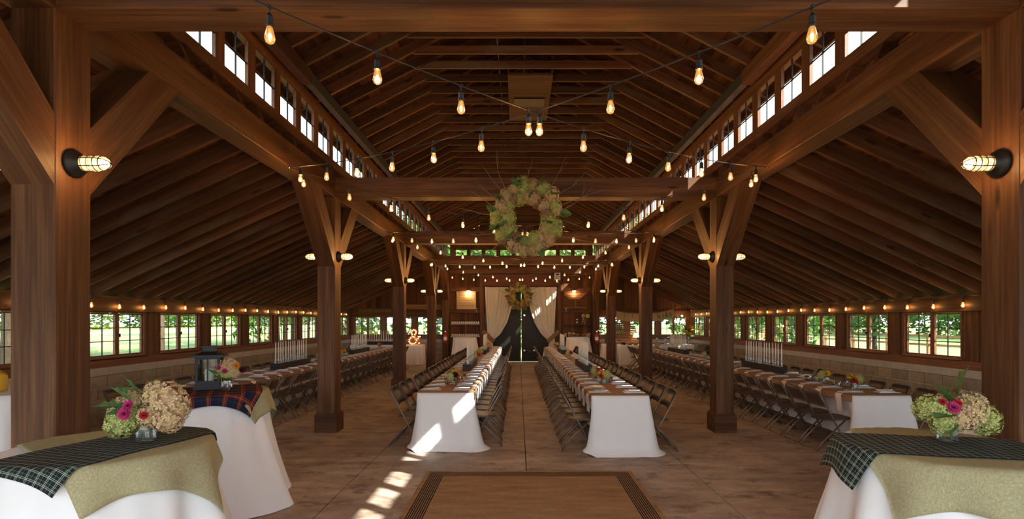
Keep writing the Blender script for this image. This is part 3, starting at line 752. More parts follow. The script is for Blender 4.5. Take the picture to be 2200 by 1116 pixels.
# ------------------------------------------------------------------ folding chairs
def tubes(paths, r=0.011, n=6):
    m = MB()
    for p in paths: m.tube(p, r, n)
    return m
def chair_proto():
    t = bpy.data.objects.new('folding_chair', None); COL.objects.link(t); t.empty_display_size = 0.1
    for sx in (-1, 1):
        tubes([[(sx * 0.02, -0.255, 0.808), (sx * 0.13, -0.254, 0.808), (sx * 0.185, -0.248, 0.79), (sx * 0.205, -0.232, 0.745), (sx * 0.212, -0.045, 0.40), (sx * 0.212, 0.165, 0.012)]]).build('leg', M['tubing'], t, True)
        tubes([[(sx * 0.186, 0.120, 0.425), (sx * 0.186, -0.12, 0.20), (sx * 0.186, -0.200, 0.115), (sx * 0.186, -0.262, 0.012)]]).build('leg', M['tubing'], t, True)
    tubes([[(-0.212, 0.112, 0.11), (0.212, 0.112, 0.11)]], 0.008).build('stretcher', M['tubing'], t)
    tubes([[(-0.186, -0.252, 0.03), (0.186, -0.252, 0.03)]], 0.008).build('stretcher', M['tubing'], t)
    # seat: rounded plate
    def rr(hx, hy, r, n=4):
        P = []
        for cx, cy, a0 in ((hx - r, hy - r, 0), (-hx + r, hy - r, PI / 2), (-hx + r, -hy + r, PI), (hx - r, -hy + r, 1.5 * PI)):
            for k in range(n + 1): a = a0 + PI / 2 * k / n; P.append((cx + r * math.cos(a), cy + r * math.sin(a)))
        return P
    m = MB(); poly = rr(0.195, 0.195, 0.10)
    m.prism([(x, y + 0.03) for x, y in poly], 0.418, 0.436); m.prism([(x * 0.9, y * 0.9 + 0.03) for x, y in poly], 0.436, 0.441)
    for k in range(len(m.v)): m.v[k].z += 0.06 * (m.v[k].y - 0.03)
    m.build('seat', M['seat'], t)
    m = MB()
    def bk(u, v):
        x = (u - 0.5) * 0.40; z = 0.585 + 0.215 * v; c = 1 - (abs(u - 0.5) * 2) ** 4 * 0.10 * v
        return (x * c, -0.132 - 0.5405 * (z - 0.585) - 0.030 * (1 - (2 * (u - 0.5)) ** 2) , z)
    m.grid(8, 3, bk); n0 = len(m.v); m.grid(8, 3, lambda u, v: tuple(Vector(bk(u, v)) + Vector((0, 0.016, 0))))
    for i in range(8): m.face([i, i + 1, n0 + i + 1, n0 + i]); m.face([27 + i, 27 + i + 1, n0 + 27 + i + 1, n0 + 27 + i])
    for j in range(3): m.face([j * 9, j * 9 + 9, n0 + j * 9 + 9, n0 + j * 9]); m.face([j * 9 + 8, j * 9 + 17, n0 + j * 9 + 17, n0 + j * 9 + 8])
    m.build('backrest', M['seat'], t, True)
    return t
CH = chair_proto(); CHK = list(CH.children); ch_used = [False]
def place_chair(x, y, rz, label, grp):
    if not ch_used[0]: o = CH; ch_used[0] = True
    else:
        o = CH.copy(); COL.objects.link(o)
        for c in CHK: k = c.copy(); COL.objects.link(k); k.parent = o
    o.location = (x, y, 0); o.rotation_euler = (0, 0, rz); tag(o, label, 'chair', grp); return o

# ------------------------------------------------------------------ cloth drapes
def drape(m, loop, ztop, rows, off, zb):
    """loop: [(x, y, nx, ny, s)], off(s, t) outward offset, zb(s) lowest height"""
    n = len(loop); b = len(m.v)
    for j in range(rows + 1):
        t = j / rows
        for (x, y, nx, ny, s) in loop:
            o = off(s, t); z = ztop - (ztop - zb(s)) * t
            if j == 0: o = 0
            m.v.append(Vector((x + nx * o, y + ny * o, z)))
    for j in range(rows):
        for i in range(n):
            i2 = (i + 1) % n; m.face([b + j * n + i, b + (j + 1) * n + i, b + (j + 1) * n + i2, b + j * n + i2])
    m.face([b + i for i in range(n)])
    return m
def rect_loop(x0, x1, y0, y1, step=0.07, r=0.03):
    P = []; s = 0
    def seg(ax, ay, bx, by, nx, ny):
        nonlocal s
        L = math.hypot(bx - ax, by - ay); k = max(2, int(L / step))
        for i in range(k): t = i / k; P.append((ax + (bx - ax) * t, ay + (by - ay) * t, nx, ny, s + L * t))
        s += L
    def cor(cx, cy, a0):
        nonlocal s
        for i in range(4): a = a0 + PI / 2 * i / 4; P.append((cx + r * math.cos(a), cy + r * math.sin(a), math.cos(a), math.sin(a), s + r * 1.57 * i / 4))
        s += r * 1.57
    seg(x0 + r, y0, x1 - r, y0, 0, -1); cor(x1 - r, y0 + r, -PI / 2); seg(x1, y0 + r, x1, y1 - r, 1, 0); cor(x1 - r, y1 - r, 0)
    seg(x1 - r, y1, x0 + r, y1, 0, 1); cor(x0 + r, y1 - r, PI / 2); seg(x0, y1 - r, x0, y0 + r, -1, 0); cor(x0 + r, y0 + r, PI)
    return P
def circ_loop(x, y, r, n=72):
    return [(x + r * math.cos(2 * PI * k / n), y + r * math.sin(2 * PI * k / n), math.cos(2 * PI * k / n), math.sin(2 * PI * k / n), 2 * PI * k / n) for k in range(n)]

# ------------------------------------------------------------------ banquet tables
TZ = 0.75
nap = MB()       # local: edge of table at x=0, table towards -x, z=0 on the table top
def napf(u, v):
    y = (v - 0.5) * 0.135; L = u * 0.56 - 0.30
    if L < 0: return (L, y + 0.004 * math.sin(9 * u), 0.004)
    return (0.012 + 0.012 * math.sin(u * 5) + 0.004 * math.cos(v * 9), y * (1 + 0.25 * L) + 0.01 * math.sin(7 * L), 0.004 - L)
nap.grid(10, 4, napf); n0 = len(nap.v); nap.grid(10, 4, lambda u, v: tuple(Vector(napf(u, v)) + (Vector((0, 0, 0.006)) if u * 0.56 < 0.30 else Vector((0.006, 0, 0.003)))))
for i in range(10):
    nap.face([i, i + 1, n0 + i + 1, n0 + i]); nap.face([44 + i, 45 + i, n0 + 45 + i, n0 + 44 + i])
ME_nap = nap.mesh('napkin', M['napkin'], True)
pl = MB(); pl.lathe([(0.0005, 0.006), (0.068, 0.006), (0.078, 0.010), (0.112, 0.020), (0.115, 0.019), (0.080, 0.003), (0.06, 0.0), (0.0005, 0.0)], 20); ME_plate = pl.mesh('plate', M['plate'], True)
ck = MB(); ck.tube([(-0.10, 0, 0.0), (0.06, 0, 0.0)], [0.006, 0.003], 5); ck.box(0.055, 0.10, -0.011, 0.011, -0.002, 0.002); ME_fork = ck.mesh('fork', M['chrome'])
TABLES = [('left centre', -1.366, -0.614, 7.14), ('right centre', 0.965, 1.715, 6.88), ('left wall', -5.10, -4.35, 6.90), ('right wall', 4.38, 5.14, 6.88)]
TL = 12.24; NS = 25; PITCH = 0.4885
for nm, x0, x1, y0 in TABLES:
    y1 = y0 + TL; wallt = 'wall' in nm
    t = thing('banquet_table', f'long {nm} banquet table hidden under white cloth', 'table', ((x0 + x1) / 2, y0, 0), 0, 'banquet tables')
    hw = (x1 - x0) / 2 - 0.004
    m = MB(); m.box(-hw, hw, 0.01, TL - 0.01, TZ - 0.04, TZ - 0.002); m.build('table_top', M['grey'], t)
    for k in range(6):
        for sx in (-0.20, 0.20):
            yy = 0.25 + k * (TL - 0.5) / 5; m = MB(); m.tube([(sx, yy, 0), (sx, yy, TZ - 0.04)], 0.014, 6); m.build('leg', M['blackmetal'], t)
    Wd = x1 - x0; per = rect_loop(x0, x1, y0, y1, 0.055)
    seed = random.uniform(0, 9)
    def off(s, tt, Wd=Wd, seed=seed):
        S = (Wd + TL) * 2; end = s < Wd or Wd + TL < s < 2 * Wd + TL
        wv = math.sin(s * 9.0 + seed) * 0.5 + math.sin(s * 21 + seed * 2) * 0.3 + math.sin(s * 5.1) * 0.3
        if end:
            q = (s if s < Wd else s - Wd - TL) / Wd; cn = abs(q - 0.5) * 2
            fl = 0.11 * tt ** 1.15 + 0.05 * tt * cn ** 3 + 0.028 * wv * tt + (0.08 * (tt - 0.92) / 0.08 if tt > 0.92 else 0)
            return 0.004 + fl
        de = min(abs(s - Wd), abs(s - Wd - TL), abs(s - 2 * Wd - TL), abs(s - S)); k = max(0.0, 1 - de / 0.35)
        side = -0.115 * min(1, tt * 2.5) + 0.014 * wv * min(1, tt * 2)
        return (1 - k) * side + k * (0.004 + 0.15 * tt ** 1.1 + 0.025 * wv * tt + (0.06 * (tt - 0.92) / 0.08 if tt > 0.92 else 0))
    def zb(s, Wd=Wd):
        S = (Wd + TL) * 2
        if s < Wd or Wd + TL < s < 2 * Wd + TL: return 0.006
        de = min(abs(s - Wd), abs(s - Wd - TL), abs(s - 2 * Wd - TL), abs(s - S)); k = max(0.0, 1 - de / 0.5)
        return 0.006 * k + 0.16 * (1 - k)
    m = MB(); drape(m, per, TZ + 0.004, 14, off, zb)
    c = m.build('tablecloth', M['linen'], None, True); tag(c, f'white cloth on the long {nm} table, puddling on the floor at its near end', 'tablecloth', 'long white tablecloths')
    c.data.polygons[-1].use_smooth = False
    m = MB()
    for a, b in ((x0 - 0.008, x0 - 0.003), (x1 + 0.003, x1 + 0.008)): m.box(a, b, y0 + 0.03, y1 - 0.03, TZ - 0.085, TZ + 0.010)
    m.box(x0 - 0.008, x1 + 0.008, y0 + 0.03, y1 - 0.03, TZ + 0.006, TZ + 0.010)
    tag(m.build('table_runner', M['paper']), f'brown kraft paper runner down the {nm} table', 'table runner', 'kraft paper runners')
    for s in (-1, 1):
        xe = x0 if s < 0 else x1
        if wallt: sd = 'wall side' if (s < 0) == (x0 < 0) else 'aisle side'
        else: sd = 'walkway side' if (s > 0) == (x0 < 0) else 'post side'
        for i in range(NS):
            y = y0 + 0.28 + PITCH * i
            z = TZ + 0.010
            n_ = link('napkin', ME_nap, None, (xe + s * 0.010, y + jit(0.02), z), (0, 0, (0 if s > 0 else PI) + jit(0.06)))
            tag(n_, f'white napkin over {sd} edge of {nm} table, {ORD[i]} from near end', 'napkin', 'napkins at the place settings')
            p_ = link('plate', ME_plate, None, (xe - s * (0.165 + jit(0.012)), y + jit(0.02), z + 0.011)); p_.rotation_euler = (0, 0, 0)
            tag(p_, f'white plate on {sd} of {nm} table, {ORD[i]} from near end', 'plate', 'plates at the place settings')
            if i < 12:
                k_ = link('fork', ME_fork, None, (xe - s * 0.16, y + jit(0.03), z + 0.011 + 0.0255), (0, 0, (PI if s > 0 else 0) + jit(0.2)))
                tag(k_, f'fork on {ORD[i]} plate from near end, {sd} of {nm} table', 'fork', 'forks on the plates')
            back = 0.02 if not wallt else 0.06
            place_chair(xe + s * (0.105 + back + jit(0.015)), y + jit(0.02), (PI / 2 if s > 0 else -PI / 2) + jit(0.045),
                        f'brown folding chair, {sd} of {nm} table, {ORD[i]} from near end', f'folding chairs at the {nm} table')

# candle boxes ---------------------------------------------------------------
hold = MB(); hold.lathe([(0.032, 0.0), (0.034, 0.012), (0.016, 0.03), (0.012, 0.05), (0.019, 0.062), (0.012, 0.075), (0.016, 0.10), (0.018, 0.115), (0.012, 0.116)], 10)
ME_hold = hold.mesh('holder', M['crystal'], True)
tp = MB(); tp.lathe([(0.0115, 0.10), (0.0105, 0.20), (0.0075, 0.36), (0.003, 0.372)], 8); tp.tube([(0, 0, 0.37), (0.001, 0, 0.385)], 0.0015, 4); ME_taper = tp.mesh('taper', M['wax'], True)
def candle_box(xc, ya, yb, label, tname, z=TZ + 0.010, n=14, axis='y'):
    L = yb - ya
    t = thing('candle_box', label, 'candle box', (xc, (ya + yb) / 2, z), 0 if axis == 'y' else PI / 2, 'dark candle boxes')
    for x in (-0.075, 0.063): m = MB(); m.box(x, x + 0.012, -L / 2, L / 2, 0, 0.125); m.build('side_panel', M['crate'], t)
    for y in (-L / 2, L / 2 - 0.012): m = MB(); m.box(-0.063, 0.063, y, y + 0.012, 0, 0.125); m.build('end_panel', M['crate'], t)
    m = MB(); m.box(-0.063, 0.063, -L / 2 + 0.012, L / 2 - 0.012, 0, 0.095); m.build('bed', M['white'], t)
    for k in range(n):
        yy = -L / 2 + 0.08 + (L - 0.16) * k / (n - 1)
        c = thing('candlestick', f'white taper in a clear glass candlestick, {ORD[k]} along the {tname} box', 'candlestick', (0, 0, 0), 0, 'glass candlesticks with white tapers')
        px, py = ((xc + jit(0.008), (ya + yb) / 2 + yy) if axis == 'y' else (xc - yy, (ya + yb) / 2 + jit(0.008)))
        c.scale = (1.12, 1.12, 1.22); c.location = (px, py, z + 0.095); c.rotation_euler = (jit(0.012), jit(0.012), 0)
        link('holder', ME_hold, c); link('taper', ME_taper, c)
for nm, x0, x1, y0 in TABLES:
    xc = (x0 + x1) / 2 + (0.10 if nm == 'right wall' else (-0.08 if nm == 'left wall' else 0))
    a = {'left centre': 10.2, 'right centre': 10.0, 'left wall': 10.4, 'right wall': 9.65}[nm]
    candle_box(xc, a, a + 1.65, f'long dark box of glass candlesticks nearer the camera on the {nm} table', f'near {nm}')
    candle_box(xc, 15.2, 16.85, f'long dark box of glass candlesticks farther back on the {nm} table', f'far {nm}')
# ------------------------------------------------------------------ rug
RUG = (-1.04, 1.30, 2.95, 6.07)
rm = MB(); hx, hy = (RUG[1] - RUG[0]) / 2, (RUG[3] - RUG[2]) / 2
rm.box(-hx, hx, -hy, hy, 0, 0.009)
tag(rm.build('rug', rugmat(hx, hy), None, False, ((RUG[0] + RUG[1]) / 2, (RUG[2] + RUG[3]) / 2, 0.0005)), 'brown woven jute rug with dark striped border on the concrete', 'rug')

# ------------------------------------------------------------------ flowers
def fib(n, k):
    z = 1 - 2 * (k + 0.5) / n; a = k * 2.399963; r = math.sqrt(max(0, 1 - z * z)); return Vector((r * math.cos(a), r * math.sin(a), z))
def floret(m, c, n, s):
    n = n.normalized(); u = n.orthogonal().normalized(); u.rotate(Quaternion(n, random.uniform(0, PI))); v = n.cross(u)
    for k in range(4):
        a = PI / 2 * k; d = u * math.cos(a) + v * math.sin(a); e = u * math.cos(a + PI / 2) + v * math.sin(a + PI / 2)
        b = len(m.v); m.v += [c, c + (d * 0.75 - e * 0.5) * s + n * s * 0.22, c + d * s * 1.15 + n * s * 0.30, c + (d * 0.75 + e * 0.5) * s + n * s * 0.22]; m.face([b, b + 1, b + 2, b + 3])
HEADS = {}
def head_mesh(mat, var):
    key = (mat, var)
    if key not in HEADS:
        m = MB(); n = 150; sc = [(1, 1, 1.18), (1.1, 0.95, 0.95), (0.95, 1.05, 1.3)][var]
        m.sphere((0, 0, 0), 0.74, 10, 7, sc)
        for k in range(n):
            d = fib(n, k); d = (d + Vector((jit(0.1), jit(0.1), jit(0.1)))).normalized()
            p = Vector((d.x * sc[0], d.y * sc[1], d.z * sc[2])) * random.uniform(0.86, 1.04); floret(m, p, d + Vector((jit(0.3), jit(0.3), jit(0.3))), 0.165)
        HEADS[key] = m.mesh('hydrangea_head', M[mat])
    return HEADS[key]
def hydrangea(parent, loc, r, mat, var=0):
    return link('hydrangea_head', head_mesh(mat, var), parent, loc, (jit(0.5), jit(0.5), jit(3)), (r, r, r))
DAH = {}
def dahlia(parent, loc, r, mat, face):
    if mat not in DAH:
        m = MB()
        for ring, (nn, tilt, L) in enumerate(((14, 0.15, 1.0), (12, 0.55, 0.86), (9, 0.95, 0.62), (6, 1.3, 0.42))):
            for k in range(nn):
                a = 2 * PI * k / nn + ring * 0.25; d = Vector((math.cos(a), math.sin(a), 0)); e = Vector((-math.sin(a), math.cos(a), 0))
                o = d * math.cos(tilt) + Vector((0, 0, math.sin(tilt))); b = len(m.v); h = Vector((0, 0, 0.05 * ring))
                wd = 0.20
                m.v += [h, h + o * L * 0.55 - e * wd, h + o * L, h + o * L * 0.55 + e * wd]; m.face([b, b + 1, b + 2, b + 3])
        m.sphere((0, 0, -0.05), 0.3, 8, 5, (1, 1, 0.6)); DAH[mat] = m.mesh('dahlia', M[mat])
    o = link('dahlia', DAH[mat], parent, loc, None, (r, r, r)); f = Vector(face).normalized()
    o.rotation_euler = f.to_track_quat('Z', 'Y').to_euler(); return o
def leaf_mesh(kind):
    if kind == 'lobed': half = [(0, 0.0), (0.10, 0.10), (0.30, 0.16), (0.16, 0.30), (0.42, 0.46), (0.20, 0.55), (0.34, 0.76), (0.10, 0.80), (0.0, 1.0)]
    else: half = [(0, 0.0), (0.16, 0.12), (0.29, 0.35), (0.27, 0.6), (0.14, 0.85), (0.0, 1.0)]
    m = MB(); n = len(half)
    for (x, y) in half: m.v.append(Vector((0, y, -0.10 * y * y)))
    for sg in (1, -1):
        b = len(m.v)
        for (x, y) in half: m.v.append(Vector((sg * x, y, -0.10 * y * y + 0.35 * x * (1 - x))))
        for k in range(n - 1): m.face([k, b + k, b + k + 1, k + 1] if sg > 0 else [k, k + 1, b + k + 1, b + k])
    return m.mesh('leaf', M['hyleaf'])
LEAF = {k: leaf_mesh(k) for k in ('lobed', 'oval')}
def leaf(parent, loc, d, L, kind='lobed', roll=0.0):
    o = link('leaf', LEAF[kind], parent, loc, None, (L, L, L)); d = Vector(d).normalized()
    q = d.to_track_quat('Y', 'Z'); o.rotation_euler = (q @ Quaternion((0, 1, 0), roll)).to_euler(); return o
jm = MB(); jm.lathe([(0.0005, 0.004), (0.044, 0.004), (0.049, 0.012), (0.050, 0.085), (0.044, 0.102), (0.040, 0.110), (0.041, 0.130)], 24, None, False); ME_jar = jm.mesh('jar', M['jar'], True)
def stems(parent, tips, z0=0.02, r=0.003):
    for k, p in enumerate(tips):
        a = k * 2.4; m = MB(); m.tube([(0.025 * math.cos(a), 0.025 * math.sin(a), z0), (0.4 * p[0] * 0.5, 0.4 * p[1] * 0.5, 0.12), p], r, 5); m.build('stem', M['stem'], parent)

# ------------------------------------------------------------------ tall cocktail tables
KZ = 1.052
def cocktail(x, y, r, label, cloth_label, seed, flare=0.27, legs=True, zt=KZ):
    t = thing('cocktail_table', label, 'table', (x, y, 0), 0, 'round cocktail tables')
    m = MB(); m.lathe([(r - 0.012, zt - 0.034), (r - 0.006, zt - 0.03), (r - 0.006, zt - 0.008), (r - 0.012, zt - 0.006)], 40); m.build('table_top', M['grey'], t)
    m = MB(); m.lathe([(0.04, 0.03), (0.04, zt - 0.034)], 12); m.build('pole', M['blackmetal'], t)
    m = MB(); m.lathe([(0.28, 0.0), (0.28, 0.012), (0.06, 0.035), (0.04, 0.04)], 24); m.build('base', M['blackmetal'], t)
    def off(s, tt):
        fold = math.sin(s * 11 + seed) * 0.55 + math.sin(s * 17 + seed * 3) * 0.3 + math.sin(s * 5 + seed) * 0.35
        return 0.003 + 0.012 * min(1, tt * 6) + flare * tt ** 1.55 * (1 + 0.32 * math.sin(s * 3 + seed) + 0.18 * math.sin(s * 7 + seed)) + 0.040 * fold * min(1, tt * 2.2)
    m = MB(); drape(m, circ_loop(0, 0, r, 132), zt, 18, off, lambda s: 0.006)
    c = m.build('tablecloth', M['linen'], None, True, (x, y, 0)); c.data.polygons[-1].use_smooth = False
    tag(c, cloth_label, 'tablecloth', 'round white tablecloths')
    return t
def square_drape(name, mat, cx, cy, R, hx, hy, rot, ox, oy, z, label, cat, th=0.003, wav=0.015, seed=0.0, spread=0.10, n=34):
    """a flat cloth hx by hy (half sizes), turned by rot and shifted by (ox, oy), laid on a round top of radius R"""
    m = MB()
    def f(u, v, lift=0.0):
        a = (u - 0.5) * 2 * hx; b = (v - 0.5) * 2 * hy
        X = ox + a * math.cos(rot) - b * math.sin(rot); Y = oy + a * math.sin(rot) + b * math.cos(rot)
        r = math.hypot(X, Y)
        if r <= R: return (X, Y, z + lift + 0.003 * math.sin(13 * X + seed) * math.sin(11 * Y))
        e = r - R; th_ = math.atan2(Y, X); rn = 0.012
        if e < rn * 1.57: g = e / rn; rad = R + rn * math.sin(g); zz = -rn * (1 - math.cos(g))
        else: q = e - rn * 1.57; rad = R + rn + spread * q + wav * math.sin(th_ * 11 + seed) * min(1, q / 0.15); zz = -rn - q * 0.985
        rad += lift
        return (rad * math.cos(th_), rad * math.sin(th_), z + zz + lift * 0.3)
    m.grid(n, n, f); n0 = len(m.v); m.grid(n, n, lambda u, v: f(u, v, th))
    W = n + 1
    for k in range(n):
        for a, b in ((k, k + 1), (n * W + k, n * W + k + 1), (k * W, k * W + W), (k * W + n, k * W + W + n)): m.face([a, b, n0 + b, n0 + a])
    o = m.build(name, mat, None, True, (cx, cy, 0)); return tag(o, label, cat)

A = (-2.25, 2.90); B = (2.30, 2.87); D_ = (-2.97, 5.12); RK = 0.475
cocktail(*A, RK, 'round cocktail table at the lower left, nearest the camera', 'white floor-length cloth on the lower left cocktail table', 0.4)
square_drape('burlap_overlay', M['burlap'], *A, RK + 0.016, 0.58, 0.465, -0.65, 0.157, 0.075, KZ + 0.006, 'tan burlap overlay hanging off the lower left cocktail table', 'burlap', 0.003, 0.02, 1.0, 0.20)
square_drape('plaid_cloth', M['plaid'], *A, RK + 0.024, 0.25, 0.50, -0.27, 0.07, -0.06, KZ + 0.013, 'green and white plaid cloth under the lower left bouquet', 'plaid cloth', 0.003, 0.012, 2.0, 0.25)
cocktail(*B, RK, 'round cocktail table at the lower right, nearest the camera', 'white floor-length cloth on the lower right cocktail table', 2.1)
square_drape('burlap_overlay', M['burlap'], *B, RK + 0.016, 0.40, 0.60, -0.48, -0.04, -0.09, KZ + 0.006, 'tan burlap overlay hanging off the lower right cocktail table', 'burlap', 0.003, 0.02, 3.0, 0.20)
square_drape('plaid_cloth', M['plaid2'], *B, RK + 0.024, 0.66, 0.25, -0.20, -0.01, -0.03, KZ + 0.013, 'green and white plaid cloth under the lower right bouquet', 'plaid cloth', 0.003, 0.012, 4.0, 0.25)
cocktail(*D_, RK, 'round cocktail table carrying the black lantern', 'white floor-length cloth on the lantern table', 3.3, 0.27)
square_drape('burlap_overlay', M['burlap'], *D_, RK + 0.016, 0.54, 0.46, 0.15, 0.14, 0.10, KZ + 0.006, 'tan burlap overlay under the navy plaid by the lantern', 'burlap', 0.003, 0.02, 1.5, 0.22)
square_drape('plaid_cloth', M['navyplaid'], *D_, RK + 0.024, 0.47, 0.46, 0.48, 0.03, -0.13, KZ + 0.013, 'navy and orange plaid cloth under the black lantern', 'plaid cloth', 0.003, 0.014, 2.5, 0.22)
cocktail(-5.02, 5.15, RK, 'round cocktail table partly hidden by the nearest left post', 'white cloth on the table behind the nearest left post', 5.0)
cocktail(4.02, 4.15, RK, 'round cocktail table behind the lower right bouquet beside the near post', 'white cloth behind the lower right bouquet', 6.0)
ZB = KZ + 0.020
t = thing('flower_arrangement', 'lime and blush hydrangea bouquet in a glass jar on the lower left table', 'flowers', (-2.055, 2.915, ZB))
link('jar', ME_jar, t)
for p, r, mt, v in (((0.115, 0.01, 0.215), 0.100, 'hypink', 0), ((0.150, -0.04, 0.130), 0.074, 'hypink', 1), ((0.065, -0.02, 0.262), 0.062, 'hypink', 2), ((-0.085, -0.05, 0.115), 0.083, 'hygreen', 1), ((-0.135, 0.0, 0.19), 0.058, 'hypink', 1), ((0.0, 0.06, 0.20), 0.07, 'hygreen', 0), ((-0.045, -0.06, 0.16), 0.05, 'hygreen', 2), ((-0.135, -0.03, 0.135), 0.055, 'hygreen', 0), ((-0.06, 0.0, 0.225), 0.055, 'hypink', 0), ((0.17, 0.02, 0.175), 0.055, 'hypink', 2), ((0.055, -0.06, 0.15), 0.055, 'hypink', 0)): hydrangea(t, p, r, mt, v)
dahlia(t, (-0.010, -0.115, 0.215), 0.036, 'magenta', (-0.1, -1, 0.4)); dahlia(t, (-0.022, -0.125, 0.175), 0.042, 'magenta', (0, -1, 0.1)); dahlia(t, (0.072, -0.115, 0.165), 0.026, 'crimson', (0.2, -1, 0))
for p, d, L, k in (((-0.03, 0, 0.23), (-0.35, -0.2, 0.9), 0.16, 'lobed'), ((0.0, 0.0, 0.26), (0.25, 0.1, 0.9), 0.12, 'lobed'), ((-0.04, -0.10, 0.205), (-0.9, -0.3, 0.15), 0.15, 'lobed'), ((-0.01, -0.09, 0.225), (-0.5, -0.2, 0.6), 0.14, 'lobed'), ((-0.05, 0.03, 0.24), (-0.9, 0.1, 0.35), 0.16, 'oval'), ((-0.03, -0.08, 0.19), (-0.8, -0.5, -0.1), 0.11, 'oval')): leaf(t, p, d, L, k, jit(0.6))
stems(t, [(0.08, 0, 0.16), (-0.06, -0.02, 0.1), (0.0, 0.03, 0.15), (0.05, -0.04, 0.13), (-0.03, 0, 0.14)])
t = thing('flower_arrangement', 'blush and lime hydrangea bouquet with one tall leaf on the lower right table', 'flowers', (2.365, 2.905, ZB))
link('jar', ME_jar, t)
for p, r, mt, v in (((0.085, -0.03, 0.165), 0.100, 'hypink', 1), ((0.140, -0.07, 0.135), 0.075, 'hygreen', 0), ((0.10, 0.03, 0.225), 0.070, 'hydusk', 1), ((-0.110, -0.02, 0.185), 0.078, 'hygreen', 1), ((-0.075, -0.06, 0.12), 0.062, 'hygreen', 2), ((0.0, -0.07, 0.14), 0.062, 'hypink', 0), ((0.155, 0.0, 0.20), 0.055, 'hypink', 2), ((0.02, 0.04, 0.2), 0.06, 'hypink', 1)): hydrangea(t, p, r, mt, v)
dahlia(t, (-0.055, -0.105, 0.205), 0.040, 'magenta', (-0.2, -1, 0.5)); dahlia(t, (-0.02, -0.09, 0.225), 0.028, 'crimson', (0, -1, 0.5)); dahlia(t, (-0.10, -0.09, 0.235), 0.022, 'crimson', (-0.2, -1, 0.4))
for p, d, L, k in (((0.05, 0, 0.22), (0.18, -0.05, 1), 0.22, 'lobed'), ((0.0, -0.02, 0.22), (-0.5, -0.1, 0.7), 0.14, 'lobed'), ((-0.05, -0.09, 0.17), (-0.9, -0.4, 0.0), 0.15, 'oval'), ((0.06, -0.03, 0.10), (0.8, -0.3, -0.2), 0.09, 'oval'), ((-0.03, -0.08, 0.13), (-0.6, -0.4, -0.5), 0.10, 'oval')): leaf(t, p, d, L, k, jit(0.6))
stems(t, [(0.08, 0, 0.14), (-0.06, -0.02, 0.12), (0.0, 0.03, 0.15), (0.05, -0.04, 0.11)])
t = thing('flower_arrangement', 'small hydrangea and dahlia bouquet in a jar beside the black lantern', 'flowers', (-2.79, 5.06, ZB))
link('jar', ME_jar, t)
for p, r, mt, v in (((0.02, 0, 0.215), 0.085, 'hypink', 0), ((0.075, -0.02, 0.165), 0.06, 'hypink', 1), ((-0.04, -0.02, 0.19), 0.055, 'hygreen', 0), ((0.02, -0.04, 0.15), 0.05, 'hygreen', 1)): hydrangea(t, p, r, mt, v)
dahlia(t, (-0.03, -0.08, 0.22), 0.03, 'magenta', (0, -1, 0.3)); dahlia(t, (0.03, -0.09, 0.19), 0.03, 'magenta', (0, -1, 0.1)); dahlia(t, (0.02, -0.06, 0.26), 0.025, 'pink', (0, -1, 0.6)); dahlia(t, (0.11, -0.03, 0.235), 0.035, 'orange', (0.4, -1, 0.3)); dahlia(t, (0.15, 0.0, 0.195), 0.04, 'burgundy', (0.5, -0.8, 0.2))
leaf(t, (-0.03, -0.03, 0.10), (-0.6, -0.3, 0.7), 0.17, 'oval', 0.4); leaf(t, (0.0, -0.05, 0.10), (0.5, -0.5, 0.2), 0.11, 'oval', -0.3)
stems(t, [(0.03, 0, 0.14), (-0.03, -0.02, 0.12), (0.05, 0, 0.13)])
# lantern
t = thing('lantern', 'black metal lantern with a pillar candle on the plaid table', 'lantern', (-3.035, 5.20, ZB), 0.33)
m = MB(); m.box(-0.122, 0.122, -0.122, 0.122, 0, 0.018); m.box(-0.110, 0.110, -0.110, 0.110, 0.018, 0.045); m.box(-0.100, 0.100, -0.100, 0.100, 0.045, 0.06); m.build('base', M['blackmetal'], t)
for sx in (-1, 1):
    for sy_ in (-1, 1): m = MB(); m.box(sx * 0.094 - 0.011, sx * 0.094 + 0.011, sy_ * 0.094 - 0.011, sy_ * 0.094 + 0.011, 0.06, 0.31); m.build('corner_post', M['blackmetal'], t)
for k in range(4):
    q = Matrix.Rotation(k * PI / 2, 4, 'Z'); m = MB(); m.box(-0.083, 0.083, -0.098, -0.088, 0.06, 0.08, q); m.box(-0.083, 0.083, -0.098, -0.088, 0.29, 0.31, q)
    if k == 0: m.box(-0.006, 0.006, -0.098, -0.090, 0.08, 0.29, q)
    m.build('rail', M['blackmetal'], t)
    m = MB(); m.box(-0.083, 0.083, -0.094, -0.092, 0.08, 0.29, q); m.build('pane', M['glass'], t)
m = MB(); m.box(-0.145, 0.145, -0.145, 0.145, 0.31, 0.325); m.box(-0.135, 0.135, -0.135, 0.135, 0.325, 0.332)
m.lathe([(0.16, 0.332), (0.075, 0.365)], 4, Matrix.Rotation(PI / 4, 4, 'Z')); m.build('roof', M['blackmetal'], t)
m = MB(); m.box(-0.052, 0.052, -0.052, 0.052, 0.362, 0.405); m.box(-0.064, 0.064, -0.064, 0.064, 0.405, 0.418); m.build('chimney', M['blackmetal'], t)
m = MB(); m.tube([(-0.05, -0.07 * math.cos(a), 0.425 + 0.012 * math.sin(a)) for a in [2 * PI * k / 14 for k in range(15)]], 0.005, 5); m.build('handle', M['blackmetal'], t)
c = MB(); c.lathe([(0.042, 0.0), (0.042, 0.125), (0.034, 0.13), (0.03, 0.12), (0.0005, 0.118)], 16); c.tube([(0, 0, 0.118), (0, 0, 0.14)], 0.002, 4)
tag(c.build('pillar_candle', M['wax'], None, True, (-3.035, 5.20, ZB + 0.061)), 'cream pillar candle standing inside the black lantern', 'candle')
